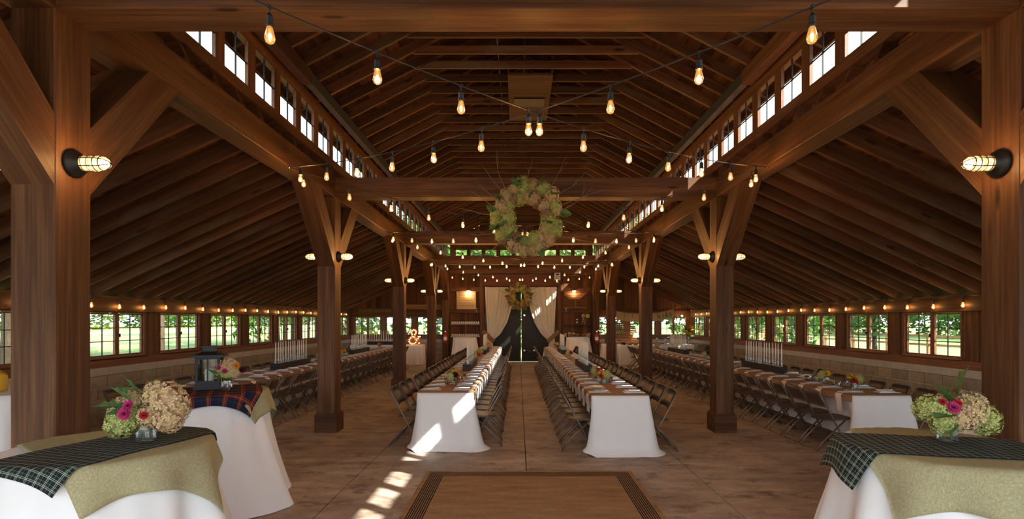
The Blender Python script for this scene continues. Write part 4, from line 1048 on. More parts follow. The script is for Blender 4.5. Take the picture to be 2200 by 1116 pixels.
# things on the table behind the near left post
m = thing('drink_jug', 'yellow enamel jug at the left edge behind the near post', 'jug', (-5.05, 5.10, KZ + 0.002))
q = MB(); q.lathe([(0.085, 0), (0.09, 0.02), (0.09, 0.15), (0.075, 0.175), (0.045, 0.185), (0.045, 0.20), (0.0005, 0.205)], 18); q.build('body', M['yellow'], m, True)
q = MB(); q.box(-0.015, 0.015, -0.10, -0.085, 0.04, 0.07); q.tube([(0, -0.10, 0.055), (0, -0.13, 0.055), (0, -0.13, 0.03)], 0.008, 6); q.build('tap', M['chrome'], m)
m = thing('wicker_basket', 'brown twig basket at the left edge of the picture', 'basket', (-5.24, 4.98, KZ + 0.002))
for k in range(9):
    z = 0.01 + 0.022 * k; q = MB(); r = 0.09 + 0.005 * k; q.tube([(r * math.cos(a), r * math.sin(a), z) for a in [2 * PI * i / 16 for i in range(17)]], 0.011, 5, False); q.build('hoop', M['wicker'], m)
q = MB(); q.lathe([(0.085, 0.0), (0.085, 0.01)], 16); q.build('base', M['wicker'], m)
for k in range(7):
    a = k * 0.9; q = MB(); q.tube([(0.04 * math.cos(a), 0.04 * math.sin(a), 0.02), (0.09 * math.cos(a), 0.09 * math.sin(a), 0.28 + 0.03 * math.sin(k * 3))], 0.007, 5); q.build('twig', M['twig'], m)
t = thing('flower_arrangement', 'dark red flowers beside the near right post behind the bouquet', 'flowers', (3.62, 3.98, KZ + 0.005)); link('jar', ME_jar, t)
for k, (p, mt) in enumerate((((0.0, -0.03, 0.16), 'burgundy'), ((0.05, -0.02, 0.19), 'burgundy'), ((-0.05, 0, 0.18), 'crimson'))): dahlia(t, p, 0.045, mt, (0, -1, 0.5))
stems(t, [(0.0, -0.02, 0.15), (0.04, 0, 0.16), (-0.04, 0, 0.16)])

# ------------------------------------------------------------------ centrepieces on the long tables
tm = MB(); tm.lathe([(0.0005, 0.008), (0.028, 0.008), (0.034, 0.095), (0.036, 0.095), (0.031, 0.0), (0.0005, 0.0)], 14); ME_tumbler = tm.mesh('tumbler', M['jar'], True)
sj = MB(); sj.lathe([(0.0005, 0.003), (0.036, 0.003), (0.038, 0.01), (0.038, 0.07), (0.031, 0.085), (0.032, 0.10)], 16, None, False); ME_sjar = sj.mesh('jar', M['jar'], True)
SPEC = [['burgundy', 'pink', 'hygreen', 'burgundy'], ['golden', 'burgundy', 'hygreen', 'orange'], ['crimson', 'golden', 'hygreen', 'magenta'], ['golden', 'golden', 'crimson', 'hygreen'], ['orange', 'burgundy', 'hygreen', 'golden']]
def centrepiece(x, y, k, label, z=TZ + 0.010):
    t = thing('flower_arrangement', label, 'flowers', (x, y, z), jit(0.4), 'small jars of flowers on the tables'); link('jar', ME_sjar, t)
    for i, mt in enumerate(SPEC[k % 5]):
        a = i * PI / 2 + 0.7; p = (0.055 * math.cos(a), 0.05 * math.sin(a), 0.155 + 0.025 * math.sin(i * 2.1))
        if mt.startswith('hy'): hydrangea(t, p, 0.06, mt, i % 3)
        else: dahlia(t, p, 0.056, mt, (p[0] * 8, p[1] * 6 - 0.45, 0.5))
    dahlia(t, (0.0, -0.045, 0.150), 0.055, SPEC[k % 5][0], (0, -1, 0.35))
    leaf(t, (0.03, -0.02, 0.11), (0.8, -0.3, 0.1), 0.10, 'oval'); leaf(t, (-0.02, 0.02, 0.15), (-0.5, 0.2, 0.7), 0.10, 'lobed')
    stems(t, [(0.02, 0, 0.12), (-0.02, 0.01, 0.12), (0, -0.03, 0.11)])
kk = 0
for nm, x0, x1, y0 in TABLES:
    xc = (x0 + x1) / 2
    ys = {'left centre': [8.0, 8.5, 12.7, 14.0, 18.0], 'right centre': [8.1, 8.75, 13.4, 18.3], 'left wall': [8.2, 12.7, 14.2, 18.2], 'right wall': [7.45, 8.25, 13.4, 17.9]}[nm]
    for i, y in enumerate(ys):
        sp = {('left centre', 0): 0, ('right centre', 0): 3, ('right centre', 1): 2, ('right wall', 0): 3, ('right wall', 1): 4, ('left wall', 1): 4}.get((nm, i), kk)
        centrepiece(xc + jit(0.03), y, sp, f'jar of {"/".join(dict.fromkeys({"burgundy":"burgundy","pink":"pink","hygreen":"lime","golden":"yellow","orange":"orange","crimson":"red","magenta":"magenta"}[q] for q in SPEC[sp % 5])).replace("/", " and ", 1).replace("/", ", ")} flowers, {ORD[i]} along {nm} table'); kk += 1
        if i < 2:
            for q in range(3):
                g = link('tumbler', ME_tumbler, None, (xc + (-0.13 + 0.11 * q if 'wall' in nm else (-0.12 + 0.12 * q)), y + 0.20 + 0.03 * (q % 2), TZ + 0.010))
                tag(g, f'clear glass tumbler, {ORD[q]} from the left behind {ORD[i]} flower jar of {nm} table', 'glass', 'tumblers')
    if nm == 'right centre':
        for q, (mt, dz, h) in enumerate((('bookgreen', 0, 0.022), ('cream', 0.0225, 0.02))):
            b = thing('book', ['dark green cloth book under the cream one by the red flowers', 'cream book lying on the dark green book'][q], 'book', (xc + 0.02, 8.44, TZ + 0.0105 + dz), 0.25 + 0.2 * q)
            m = MB(); m.box(-0.12, 0.12, -0.08, 0.08, 0, 0.003); m.box(-0.12, 0.12, -0.08, 0.08, h - 0.003, h); m.box(-0.12, -0.117, -0.08, 0.08, 0.003, h - 0.003); m.build('cover', M[mt], b)
            m = MB(); m.box(-0.116, 0.113, -0.075, 0.075, 0.003, h - 0.003); m.build('pages', M['cream'], b)
    if nm == 'right wall':
        b = thing('book', 'dark green book lying beside the flowers on the right wall table', 'book', (xc + 0.12, 7.95, TZ + 0.0105), 0.4)
        m = MB(); m.box(-0.12, 0.12, -0.08, 0.08, 0, 0.003); m.box(-0.12, 0.12, -0.08, 0.08, 0.021, 0.024); m.box(-0.12, -0.117, -0.08, 0.08, 0.003, 0.021); m.build('cover', M['bookgreen'], b)
        m = MB(); m.box(-0.116, 0.113, -0.075, 0.075, 0.003, 0.021); m.build('pages', M['cream'], b)

# ------------------------------------------------------------------ wreaths
def wreath(x, y, z, label, seed, R=0.375, far=False):
    rs = random.Random(seed); t = thing('wreath', label, 'wreath', (x, y, z), 0, 'hydrangea wreaths')
    m = MB()
    for k in range(3): m.tube([(((R - 0.02) + 0.02 * math.sin(a * 5 + k * 2)) * math.cos(a), 0.02 * math.cos(a * 4 + k * 2), ((R + 0.01) + 0.02 * math.sin(a * 5 + k * 2)) * math.sin(a)) for a in [2 * PI * i / 40 for i in range(41)]], 0.012, 5)
    m.build('vine_ring', M['twig'], t)
    mats = ['hygreen', 'hypink', 'hypink', 'hydusk', 'hygreen', 'hypink', 'hygreen', 'hydusk']
    n = 40
    for k in range(n):
        a = 2 * PI * k / n + rs.uniform(-0.08, 0.08); r = R + (0.075 if k % 2 else -0.065) + rs.uniform(-0.03, 0.03)
        h = hydrangea(t, (r * math.cos(a), -0.06 + rs.uniform(-0.06, 0.02), r * math.sin(a) * 1.06), rs.uniform(0.085, 0.120), mats[rs.randrange(8)] if not far else ['hygreen', 'hydusk', 'hydusk', 'hypink'][k % 4], k % 3)
    for k in range(22 if not far else 34):
        a = rs.uniform(0, 2 * PI); r = R + rs.choice((-0.10, 0.05, 0.10)); d = Vector((math.cos(a) * rs.uniform(0.2, 1), -0.35, math.sin(a) * rs.uniform(0.2, 1) + rs.uniform(-0.4, 0.4)))
        leaf(t, (r * math.cos(a), -0.15, r * math.sin(a)), d, rs.uniform(0.15, 0.24), rs.choice(('lobed', 'oval')), rs.uniform(-1, 1))
    tw = [(2.35, 0.62), (2.6, 0.55), (2.15, 0.72), (1.62, 0.55), (0.95, 0.72), (0.72, 0.75), (0.45, 0.80), (0.25, 0.68), (2.9, 0.6), (3.05, 0.7), (-0.55, 0.62), (-2.35, 0.72), (-2.55, 0.5), (0.05, 0.5)]
    m = MB(); m.tube([(0, -0.02, R), (0, 0.0, R + 0.10), (0, 0.19 if far else 0.17, R + 0.16)], 0.006, 5); m.build('hanger', M['twig'], t)
    for k, (a, L) in enumerate(tw):
        if far and k % 2: continue
        p = Vector((R * math.cos(a), -0.02, R * math.sin(a))); d = Vector((math.cos(a + rs.uniform(-0.3, 0.3)), 0, math.sin(a + rs.uniform(-0.3, 0.3)))); pts = [p]
        for i in range(5): d = (d + Vector((rs.uniform(-0.28, 0.28), rs.uniform(-0.1, 0.1), rs.uniform(-0.2, 0.25)))).normalized(); p = p + d * (L * 0.22); pts.append(p)
        m = MB(); m.tube(pts, [0.008, 0.007, 0.006, 0.0045, 0.0035, 0.002], 5)
        q = pts[3]; d2 = (d + Vector((rs.uniform(-0.9, 0.9), 0, rs.uniform(-0.3, 0.9)))).normalized(); m.tube([q, q + d2 * L * 0.15, q + d2 * L * 0.28 + Vector((0, 0, 0.03))], [0.004, 0.003, 0.002], 4)
        m.build('twig', M['twig'], t)
wreath(C + 0.02, 8.00, 3.265, 'large hydrangea wreath with bare twigs hanging on the second tie beam', 5)
wreath(0.07, 21.46, 2.72, 'hydrangea wreath above the curtained black door', 9, 0.36, True)
# ------------------------------------------------------------------ curtains on the back door
YC = 21.70
m = MB(); m.tube([(-1.44, YC, 3.11), (1.68, YC, 3.11)], 0.014, 8)
for x in (-1.44, 1.68): m.sphere((x, YC, 3.11), 0.032, 8, 6)
rod = tag(m.build('curtain_rod', M['blackmetal'], None, True), 'thin dark curtain rod above the black door', 'curtain rod')
for s in (-1, 1):
    X = lambda a: C + s * a     # a: distance from the axis
    inn = [(3.10, 0.22), (2.6, 0.30), (2.29, 0.38), (1.71, 0.56), (1.23, 0.83), (0.95, 1.14)]
    def inner(z):
        for (z0, a0), (z1, a1) in zip(inn[:-1], inn[1:]):
            if z <= z0 and z >= z1: return a0 + (a1 - a0) * (z0 - z) / (z0 - z1)
        return inn[-1][1]
    def top(u, v):
        # u from the outer edge to the inner edge; folds gather towards the tie
        zi = 3.10 - 2.20 * v ** 0.95; zo = 3.10 - 2.0 * v
        z = zo + (zi - zo) * u; a = (1.47 - 0.10 * v) + (inner(max(0.95, 3.10 - 2.15 * v)) - (1.47 - 0.10 * v)) * u
        sagz = -0.16 * math.sin(PI * u) * v * (1 - 0.4 * v)
        return (X(a), YC - 0.01 - (0.022 - 0.006 * v) * math.sin(u * 2 * PI * 8 + 1.5 * math.sin(3 * v) + 2 * math.sin(u * 9)) - 0.02 * math.sin(u * 17 + 2 * v), z + sagz)
    ct = thing('curtain', f'white sheer curtain tied back at the {side_nm[s]} of the black door', 'curtain', (0, 0, 0), 0, 'door curtains')
    m = MB(); m.grid(110, 26, top); m.build('panel', M['sheer'], ct, True)
    m = MB(); m.grid(30, 12, lambda u, v: (X(1.40 + 0.05 * v - (0.22 + 0.22 * v) * u), YC - 0.02 - 0.03 * math.sin(u * 2 * PI * 4), 1.06 - 0.15 * u - (1.05 - 0.15 * u) * v)); m.build('tail', M['sheer'], ct, True)
    m = MB()
    p0, p1 = Vector((X(1.56), YC - 0.06, 1.30)), Vector((X(1.10), YC - 0.075, 0.86)); d = (p1 - p0).normalized(); nn = Vector((d.z, 0, -d.x)) * 0.085
    b = len(m.v)
    for dy in (0, -0.015): m.v += [p0 + nn + Vector((0, dy, 0)), p1 + nn + Vector((0, dy, 0)), p1 - nn + Vector((0, dy, 0)), p0 - nn + Vector((0, dy, 0))]
    for q in ((0, 1, 2, 3), (7, 6, 5, 4), (0, 4, 5, 1), (1, 5, 6, 2), (2, 6, 7, 3), (3, 7, 4, 0)): m.face([b + k for k in q])
    m.build('tie_back', M['burlapbrown'], ct)['label'] = 'brown burlap tie-back'

# ------------------------------------------------------------------ niches beside the door
for s, items in ((-1, 'left'), (1, 'right')):
    xa, xb = (-2.78, -1.58) if s < 0 else (1.82, 3.02)
    for z in ((1.60, 1.08) if s < 0 else (1.56, 1.04)):
        m = MB(); m.box(xa, xb, D1 - 0.20, D1 - 0.01, z - 0.035, z); o = m.build('wall_shelf', M['grey'] if s < 0 else M['shelf'])
        tag(o, f'{"upper" if z > 1.3 else "lower"} narrow wall shelf {"of white jars left" if s < 0 else "of keepsakes right"} of the door', 'shelf', 'wall shelves')
        if s < 0:
            jm2 = MB(); jm2.lathe([(0.030, 0), (0.032, 0.055), (0.024, 0.07), (0.026, 0.088), (0.0005, 0.09)], 10)
            me = jm2.mesh('glass_jar', M['plate'], True)
            for k in range(15):
                j = link('glass_jar', me, None, (xa + 0.06 + k * 0.078, D1 - 0.10, z + 0.001))
                tag(j, f'small white jar on the {"upper" if z > 1.3 else "lower"} shelf, {ORD[k]} from the left', 'jar', 'small jars on the shelves')
    # half-dome lamp over the niche
    t = thing('dome_lamp', f'lit half-dome lamp above the {"burlap sign" if s < 0 else "hay rack"}', 'wall lamp', ((-2.04 if s < 0 else 2.33), D1 - 0.16, 2.93), 0, 'dome lamps')
    m = MB(); m.lathe([(0.085, 0.035), (0.09, 0.05), (0.03, 0.07)], 16); m.build('cap', M['blackmetal'], t)
    m = MB(); m.lathe([(0.0005, -0.035), (0.05, -0.02), (0.075, 0.01), (0.080, 0.035)], 16, None, False); m.build('diffuser', M['dome'], t, True)
    point(t, (0, -0.02, -0.08), 12.0, 0.03, (1.0, 0.60, 0.28))
# burlap sign
t = thing('burlap_sign', 'square burlap sign with faint dark lettering under the dome lamp', 'sign', (-2.14, D1 - 0.05, 2.20))
m = MB(); m.box(-0.40, 0.40, -0.012, 0.0, 0, 0.80); m.build('panel', M['burlapflag'], t)
rs = random.Random(3)
for r in range(6):
    x = -0.33
    while x < 0.30:
        wd = rs.uniform(0.04, 0.13)
        if x + wd > 0.34: break
        m = MB(); zz = 0.68 - r * 0.105; pts = [(x + wd * k / 8, -0.014, zz + 0.018 * math.sin(k * 2.2 + r) + 0.006 * (k % 2)) for k in range(9)]
        m.tube(pts, 0.0045, 4); m.build('lettering', M['letter'], t); x += wd + 0.03
# key-like hooks on the rails
for x in (-1.71, 2.0):
    m = MB(); m.tube([(0, 0, 0.10), (0, 0, 0.04)], 0.012, 6); m.tube([(0.038 * math.cos(a), 0, 0.038 * math.sin(a)) for a in [2 * PI * k / 14 for k in range(15)]], 0.012, 6); m.box(-0.05, 0.05, -0.004, 0.004, 0.09, 0.11)
    tag(m.build('harness_ring', M['chrome'], None, True, (x, D1 - 0.135, 2.12)), f'bright metal ring hook on the rail {"left" if x < 0 else "right"} of the door', 'hook')
# slatted hay rack
t = thing('hay_rack', 'dark slatted hay rack with a pale angled lip under the dome lamp', 'rack', (2.37, D1 - 0.05, 2.20))
for k in range(8): m = MB(); m.box(-0.44, 0.44, -0.02 - 0.004 * (k % 2), 0.0, 0.02 + k * 0.095, 0.10 + k * 0.095); m.build('slat', M['rafter'], t)
for a, b in (((-0.44, 0.58), (-0.20, 0.42)), ((-0.20, 0.42), (0.20, 0.42)), ((0.20, 0.42), (0.42, 0.62))):
    beam('lip', (a[0], -0.10, a[1]), (b[0], -0.10, b[1]), 0.16, 0.04, M['slat'], t)
beam('prop', (0.02, -0.06, 0.08), (0.02, -0.06, 0.42), 0.05, 0.04, M['slat'], t); m = MB(); m.box(-0.30, 0.30, -0.16, 0.0, 0.0, 0.05); m.build('ledge', M['shelf'], t)
# keepsakes on the right shelf
t = thing('wall_clock', 'small round white clock on the right shelf', 'clock', (2.45, D1 - 0.12, 1.561)); q = Matrix.Translation((0, 0, 0.09)) @ Matrix.Rotation(PI / 2, 4, 'X')
m = MB(); m.lathe([(0.085, -0.02), (0.085, 0.02), (0.075, 0.025)], 20, q); m.build('case', M['shelf'], t); m = MB(); m.lathe([(0.072, 0.024), (0.0005, 0.026)], 20, q, False); m.build('dial', M['plate'], t)
m = MB(); m.box(-0.035, 0.035, -0.02, 0.02, 0.19, 0.225); m.build('label_card', M['white'], t); m = MB(); m.box(-0.003, 0.003, -0.032, -0.028, 0.085, 0.14); m.box(0, 0.035, -0.032, -0.028, 0.085, 0.092); m.build('hands', M['black'], t)
t = thing('model_windmill', 'little metal windmill on the right shelf', 'ornament', (2.70, D1 - 0.12, 1.561)); m = MB()
for sx in (-1, 1):
    for sy_ in (-1, 1): m.tube([(sx * 0.06, sy_ * 0.04, 0), (0, 0, 0.36)], 0.006, 4)
for z in (0.1, 0.2): m.tube([(-0.045, -0.03, z), (0.045, -0.03, z + 0.05)], 0.004, 4); m.tube([(0.045, -0.03, z), (-0.045, -0.03, z + 0.05)], 0.004, 4)
m.build('tower', M['grey'], t)
for k in range(8):
    a = PI * k / 4; m = MB(); m.box(0.015, 0.075, -0.052, -0.048, -0.016, 0.016, Matrix.Translation((0, 0, 0.37)) @ Matrix.Rotation(a, 4, 'Y')); m.build('blade', M['grey'], t)
for x, z, r, mt, lb in ((2.90, 1.561 + 0.27, 0.09, 'green', 'round apple green plate hung on the boards by the right shelf'), (2.90, 1.561, 0.07, 'shelf', 'round brown dish standing on the right shelf')):
    m = MB(); m.lathe([(0.0005, 0.0), (r * 0.7, 0.0), (r, 0.02), (r * 0.98, 0.026), (r * 0.68, 0.008), (0.0005, 0.008)], 20, Matrix.Translation((x, D1 - 0.035, z + r)) @ Matrix.Rotation(PI / 2, 4, 'X'))
    tag(m.build('dish', M[mt], None, True), lb, 'dish')
for k, (x, h) in enumerate(((1.98, 0.16), (2.14, 0.20), (2.30, 0.18), (2.86, 0.15), (2.95, 0.17))):
    m = MB(); m.lathe([(0.05, 0), (0.06, h), (0.056, h), (0.047, 0.006), (0.0005, 0.006)], 14)
    tag(m.build('tin_pail', M['grey'], None, True, (x, D1 - 0.11, 1.041)), f'grey tin pail on the lower right shelf, {ORD[k]} from the left', 'pail', 'tin pails on the lower right shelf')
# floodlight box on the door post
t = thing('floodlight', 'grey floodlight unit mounted high on the right door post', 'floodlight', (1.60, 21.42, 3.30))
m = MB(); m.box(-0.12, 0.12, -0.10, 0.08, 0.06, 0.36, None, 0.015); m.build('housing', M['grey'], t)
m = MB(); m.lathe([(0.075, 0.0), (0.08, 0.015), (0.06, 0.02)], 16, Matrix.Translation((0, -0.10, 0.29)) @ Matrix.Rotation(PI / 2, 4, 'X') @ Matrix.Diagonal((1, 0.5, 1, 1))); m.build('lens', M['blackmetal'], t)
m = MB(); m.box(-0.10, 0.10, -0.08, 0.06, -0.06, 0.06); m.build('yoke', M['blackmetal'], t); m = MB(); m.box(-0.05, 0.05, -0.085, -0.075, -0.03, 0.0); m.build('label_card', M['white'], t)
m = MB(); m.tube([(0.12, 0, 0.2), (0.18, 0, 0.1), (0.16, 0.05, -0.05), (0.12, 0.2, -0.12)], 0.012, 6); m.build('cable', M['cable'], t); m = MB(); m.box(-0.04, 0.04, 0.06, 0.30, -0.02, 0.04); m.build('bracket', M['blackmetal'], t)

# fire extinguishers on the wall posts
for s in (-1, 1):
    x = -2.96 if s < 0 else 3.22
    t = thing('fire_extinguisher', f'red fire extinguisher on the wall post {side_nm[s]} of the door', 'fire extinguisher', (x, 21.57, 0.80), 0, 'fire extinguishers')
    m = MB(); m.lathe([(0.06, 0.0), (0.075, 0.015), (0.078, 0.36), (0.06, 0.41), (0.025, 0.43), (0.022, 0.46)], 16); m.build('cylinder', M['red'], t, True)
    m = MB(); m.lathe([(0.0795, 0.12), (0.0795, 0.26)], 16, None, False); m.build('label_card', M['white'], t, True)
    m = MB(); m.box(-0.03, 0.03, -0.025, 0.025, 0.46, 0.49); m.tube([(0, 0, 0.50), (0.05, 0, 0.53), (0.11, 0, 0.53)], 0.009, 5); m.tube([(0, 0, 0.49), (0.06, 0, 0.48), (0.1, 0, 0.47)], 0.009, 5); m.build('valve', M['chrome'], t)
    m = MB(); m.tube([(-0.02, -0.02, 0.47), (-0.09, -0.03, 0.45), (-0.10, -0.03, 0.30), (-0.085, -0.02, 0.16)], 0.011, 6); m.build('hose', M['rubber'], t)
    m = MB(); m.box(-0.03, 0.03, 0.05, 0.095, 0.10, 0.38); m.build('bracket', M['blackmetal'], t)

# ------------------------------------------------------------------ service tables at the back
def cloth_table(x0, x1, y0, y1, zt, label, cl, seed, fold=0.03, flare=0.05):
    t = thing('service_table', label, 'table', ((x0 + x1) / 2, (y0 + y1) / 2, 0), 0, 'cloth-covered service tables'); hx, hy = (x1 - x0) / 2, (y1 - y0) / 2
    m = MB(); m.box(-hx + 0.005, hx - 0.005, -hy + 0.005, hy - 0.005, zt - 0.03, zt - 0.004); m.build('table_top', M['grey'], t)
    for sx in (-1, 1):
        for sy_ in (-1, 1): m = MB(); m.tube([(sx * (hx - 0.06), sy_ * (hy - 0.06), 0), (sx * (hx - 0.06), sy_ * (hy - 0.06), zt - 0.03)], 0.016, 6); m.build('leg', M['blackmetal'], t)
    m = MB(); drape(m, rect_loop(x0, x1, y0, y1, 0.03), zt, 10, lambda s, q: 0.003 + flare * q ** 1.3 + fold * (math.sin(s * 17 + seed) + 0.5 * math.sin(s * 31 + seed)) * q, lambda s: 0.006)
    c = m.build('tablecloth', M['linen'], None, True); c.data.polygons[-1].use_smooth = False; tag(c, cl, 'tablecloth', 'service tablecloths')
def round_service(x, y, r, label, cl, seed):
    cocktail(x, y, r, label, cl, seed, 0.12)
round_service(-2.12, 21.10, 0.46, 'tall table under the jar shelves left of the door', 'pleated white cloth on the table under the jar shelves', 1.0)
round_service(2.40, 21.10, 0.46, 'tall table of serving trays right of the door', 'pleated white cloth on the tray table right of the door', 2.0)
cloth_table(-4.42, -3.72, 20.55, 21.20, 0.78, 'square table carrying the lit ampersand', 'white cloth under the lit ampersand sign', 1.0, 0.015, 0.03)
cloth_table(-6.60, -4.55, 20.75, 21.45, 0.76, 'long table under the back left windows', 'white cloth on the table under the back left windows', 2.0, 0.015, 0.03)
cloth_table(3.36, 3.80, 20.75, 21.30, 0.80, 'narrow plant table beside the right fire extinguisher', 'white cloth on the narrow plant table', 3.0, 0.03, 0.05)
cloth_table(3.98, 6.85, 20.45, 21.25, 0.78, 'long buffet table under the back right windows', 'smooth white cloth fronting the buffet table', 4.0, 0.004, 0.01)
candle_box(-5.45, 21.09 - 0.55, 21.09 + 0.55, 'dark candle box on the table under the back left windows', 'back left', 0.765, 11, 'x')
# small dark lantern on the back left table
t = thing('lantern', 'small dark lantern on the table under the back left windows', 'lantern', (-6.28, 21.05, 0.761), 0.3)
m = MB(); m.box(-0.10, 0.10, -0.10, 0.10, 0, 0.03); m.build('base', M['blackmetal'], t)
for sx in (-1, 1):
    for sy_ in (-1, 1): m = MB(); m.box(sx * 0.085 - 0.01, sx * 0.085 + 0.01, sy_ * 0.085 - 0.01, sy_ * 0.085 + 0.01, 0.03, 0.24); m.build('corner_post', M['blackmetal'], t)
m = MB(); m.lathe([(0.15, 0.24), (0.05, 0.31), (0.04, 0.36)], 4, Matrix.Rotation(PI / 4, 4, 'Z')); m.build('roof', M['blackmetal'], t)
# lit ampersand
def text(name, body, size, mat, parent, loc, rot=(PI / 2, 0, 0), ext=0.004, off=0.0, align='CENTER'):
    cu = bpy.data.curves.new(name, 'FONT'); cu.body = body; cu.size = size; cu.extrude = ext; cu.offset = off; cu.align_x = align; cu.materials.append(mat); cu.resolution_u = 4
    o = link(name, cu, parent, loc, rot); bpy.context.view_layer.update(); me = bpy.data.meshes.new_from_object(o); bpy.data.objects.remove(o); bpy.data.curves.remove(cu)
    return link(name, me, parent, loc, rot)
t = thing('marquee_sign', 'glowing orange ampersand sign with round bulbs', 'sign', (-4.10, 20.80, 0.785))
AMP = [(0.24, 0.02), (0.10, 0.19), (-0.02, 0.34), (-0.085, 0.44), (-0.06, 0.535), (0.015, 0.575), (0.085, 0.53), (0.09, 0.45), (0.02, 0.365), (-0.09, 0.28), (-0.17, 0.19), (-0.165, 0.09), (-0.09, 0.03), (0.01, 0.035), (0.10, 0.10), (0.16, 0.20), (0.20, 0.30)]
def ribbon(m, pts, wd, y0, y1):
    P = [Vector((x, 0, z)) for x, z in pts]; L = []; R = []
    for i, p in enumerate(P):
        d = (P[min(i + 1, len(P) - 1)] - P[max(i - 1, 0)]).normalized(); nn = Vector((-d.z, 0, d.x)); L.append(p + nn * wd); R.append(p - nn * wd)
    b = len(m.v)
    for y in (y0, y1):
        for q in L + R: m.v.append(Vector((q.x, y, q.z)))
    n = len(P)
    for i in range(n - 1):
        a, c = b + i, b + n + i
        m.face([a, a + 1, c + 1, c]); m.face([a + 2 * n, c + 2 * n, c + 2 * n + 1, a + 2 * n + 1]); m.face([a, a + 2 * n, a + 2 * n + 1, a + 1]); m.face([c, c + 1, c + 2 * n + 1, c + 2 * n])
def smooth_path(pts, k=4):
    out = []
    for i in range(len(pts) - 1):
        p0, p1, p2, p3 = pts[max(i - 1, 0)], pts[i], pts[i + 1], pts[min(i + 2, len(pts) - 1)]
        for j in range(k):
            u = j / k; out.append(tuple(0.5 * (2 * p1[c] + (p2[c] - p0[c]) * u + (2 * p0[c] - 5 * p1[c] + 4 * p2[c] - p3[c]) * u * u + (3 * p1[c] - p0[c] - 3 * p2[c] + p3[c]) * u ** 3) for c in (0, 1)))
    return out + [pts[-1]]
SP = smooth_path(AMP)
m = MB(); ribbon(m, SP, 0.048, -0.02, 0.03); ribbon(m, [(0.12, 0.31), (0.26, 0.31)], 0.035, -0.02, 0.03); m.build('letter_body', M['marquee'], t)
m = MB(); m.box(-0.22, 0.28, -0.04, 0.05, 0.0, 0.015); m.build('foot', M['marquee'], t)
for i in range(1, len(SP), 3):
    m = MB(); m.sphere((SP[i][0], -0.034, SP[i][1]), 0.019, 8, 6); m.build('bulb', M['marqueebulb'], t, True)
m = MB(); m.sphere((0.255, -0.034, 0.31), 0.019, 8, 6); m.build('bulb', M['marqueebulb'], t, True)
point(t, (0, -0.25, 0.3), 3.0, 0.1, (1.0, 0.55, 0.2))
# painted boards over the back left windows
t = thing('sign_board', 'dark board reading SCATTER KINDNESS over the back left windows', 'sign', (-5.80, D1 - 0.10, 2.03))
m = MB(); m.box(-0.85, 0.85, -0.012, 0.012, 0.0, 0.20); m.build('panel', M['darksign'], t)
x = text('lettering', 'SCATTER KINDNESS', 0.175, M['signboard'], t, (-0.12, -0.014, 0.045), (PI / 2, 0, 0), 0.002, 0.003); x.scale = (0.85, 1, 1)
t = thing('sign_board', 'long golden board with carved marks over the back window by the wall post', 'sign', (-3.88, D1 - 0.06, 2.20))
m = MB(); m.box(-0.76, 0.76, -0.012, 0.012, 0.0, 0.19); m.build('panel', M['signboard'], t)
for k in range(15): m = MB(); m.tube([(-0.68 + k * 0.096, -0.014, 0.05), (-0.65 + k * 0.096, -0.014, 0.14), (-0.62 + k * 0.096, -0.014, 0.06)], 0.008, 4); m.build('carving', M['darksign'], t)

# trays of food on the tray table
for k, (x, y, mt) in enumerate(((2.25, 20.95, 'chrome'), (2.55, 20.95, 'chrome'))):
    t = thing('serving_tray', f'silver serving tray on the table right of the door, {ORD[k]} from the left', 'tray', (x, y, KZ + 0.004), jit(0.2), 'silver serving trays')
    m = MB(); m.box(-0.13, 0.13, -0.09, 0.09, 0, 0.012); m.box(-0.145, 0.145, -0.105, -0.09, 0.008, 0.025); m.box(-0.145, 0.145, 0.09, 0.105, 0.008, 0.025); m.build('pan', M[mt], t)
for k, (x, y, r, mt) in enumerate(((2.15, 21.2, 0.10, 'wicker'), (2.36, 21.25, 0.13, 'wicker'), (2.66, 21.2, 0.09, 'slat'))):
    t = thing('bread_basket', f'basket of rolls behind the silver trays, {ORD[k]} from the left', 'basket', (x, y, KZ + 0.004), 0, 'bread baskets')
    m = MB(); m.lathe([(r * 0.7, 0), (r, 0.10), (r * 0.94, 0.10), (r * 0.6, 0.02), (0.0005, 0.02)], 14); m.build('basket_body', M['wicker'], t, True)
    for q in range(5): a = q * 1.26; m = MB(); m.sphere((r * 0.45 * math.cos(a), r * 0.45 * math.sin(a), 0.10), 0.055, 8, 6, (1.2, 0.8, 0.7)); m.build('bread_roll', M['slat'], t, True)
# buffet things
t = thing('slatted_disc', 'round slatted wooden disc leaning against the back right window', 'wooden disc', (4.28, 21.12, 0.782))
for k in range(11):
    z = 0.05 + k * 0.085; hw = math.sqrt(max(0.01, 0.47 ** 2 - (z - 0.48) ** 2))
    beam('slat', (-hw, 0, z + 0.08 * hw), (hw, 0, z - 0.08 * hw), 0.02, 0.055, M['slat'], t)
for x in (-0.2, 0.2): beam('batten', (x, 0.03, 0.10), (x, 0.03, 0.86), 0.05, 0.03, M['slat'], t)
t = thing('plant_pot', 'leafy green potted plant on the narrow table', 'plant', (3.55, 21.0, 0.80))
m = MB(); m.lathe([(0.07, 0), (0.10, 0.16), (0.09, 0.16), (0.0005, 0.14)], 14); m.build('pot', M['wicker'], t, True)
for k in range(22): a = k * 2.4; leaf(t, (0.03 * math.cos(a), 0.03 * math.sin(a), 0.16 + 0.008 * k), (math.cos(a), math.sin(a), 0.4 + 0.05 * k), 0.16, 'oval', jit(0.5))
t = thing('table_lamp', 'glowing table lamp on the buffet', 'lamp', (4.72, 21.05, 0.782))
m = MB(); m.lathe([(0.07, 0), (0.05, 0.03), (0.015, 0.06), (0.02, 0.20), (0.012, 0.30)], 12); m.build('base', M['slat'], t, True)
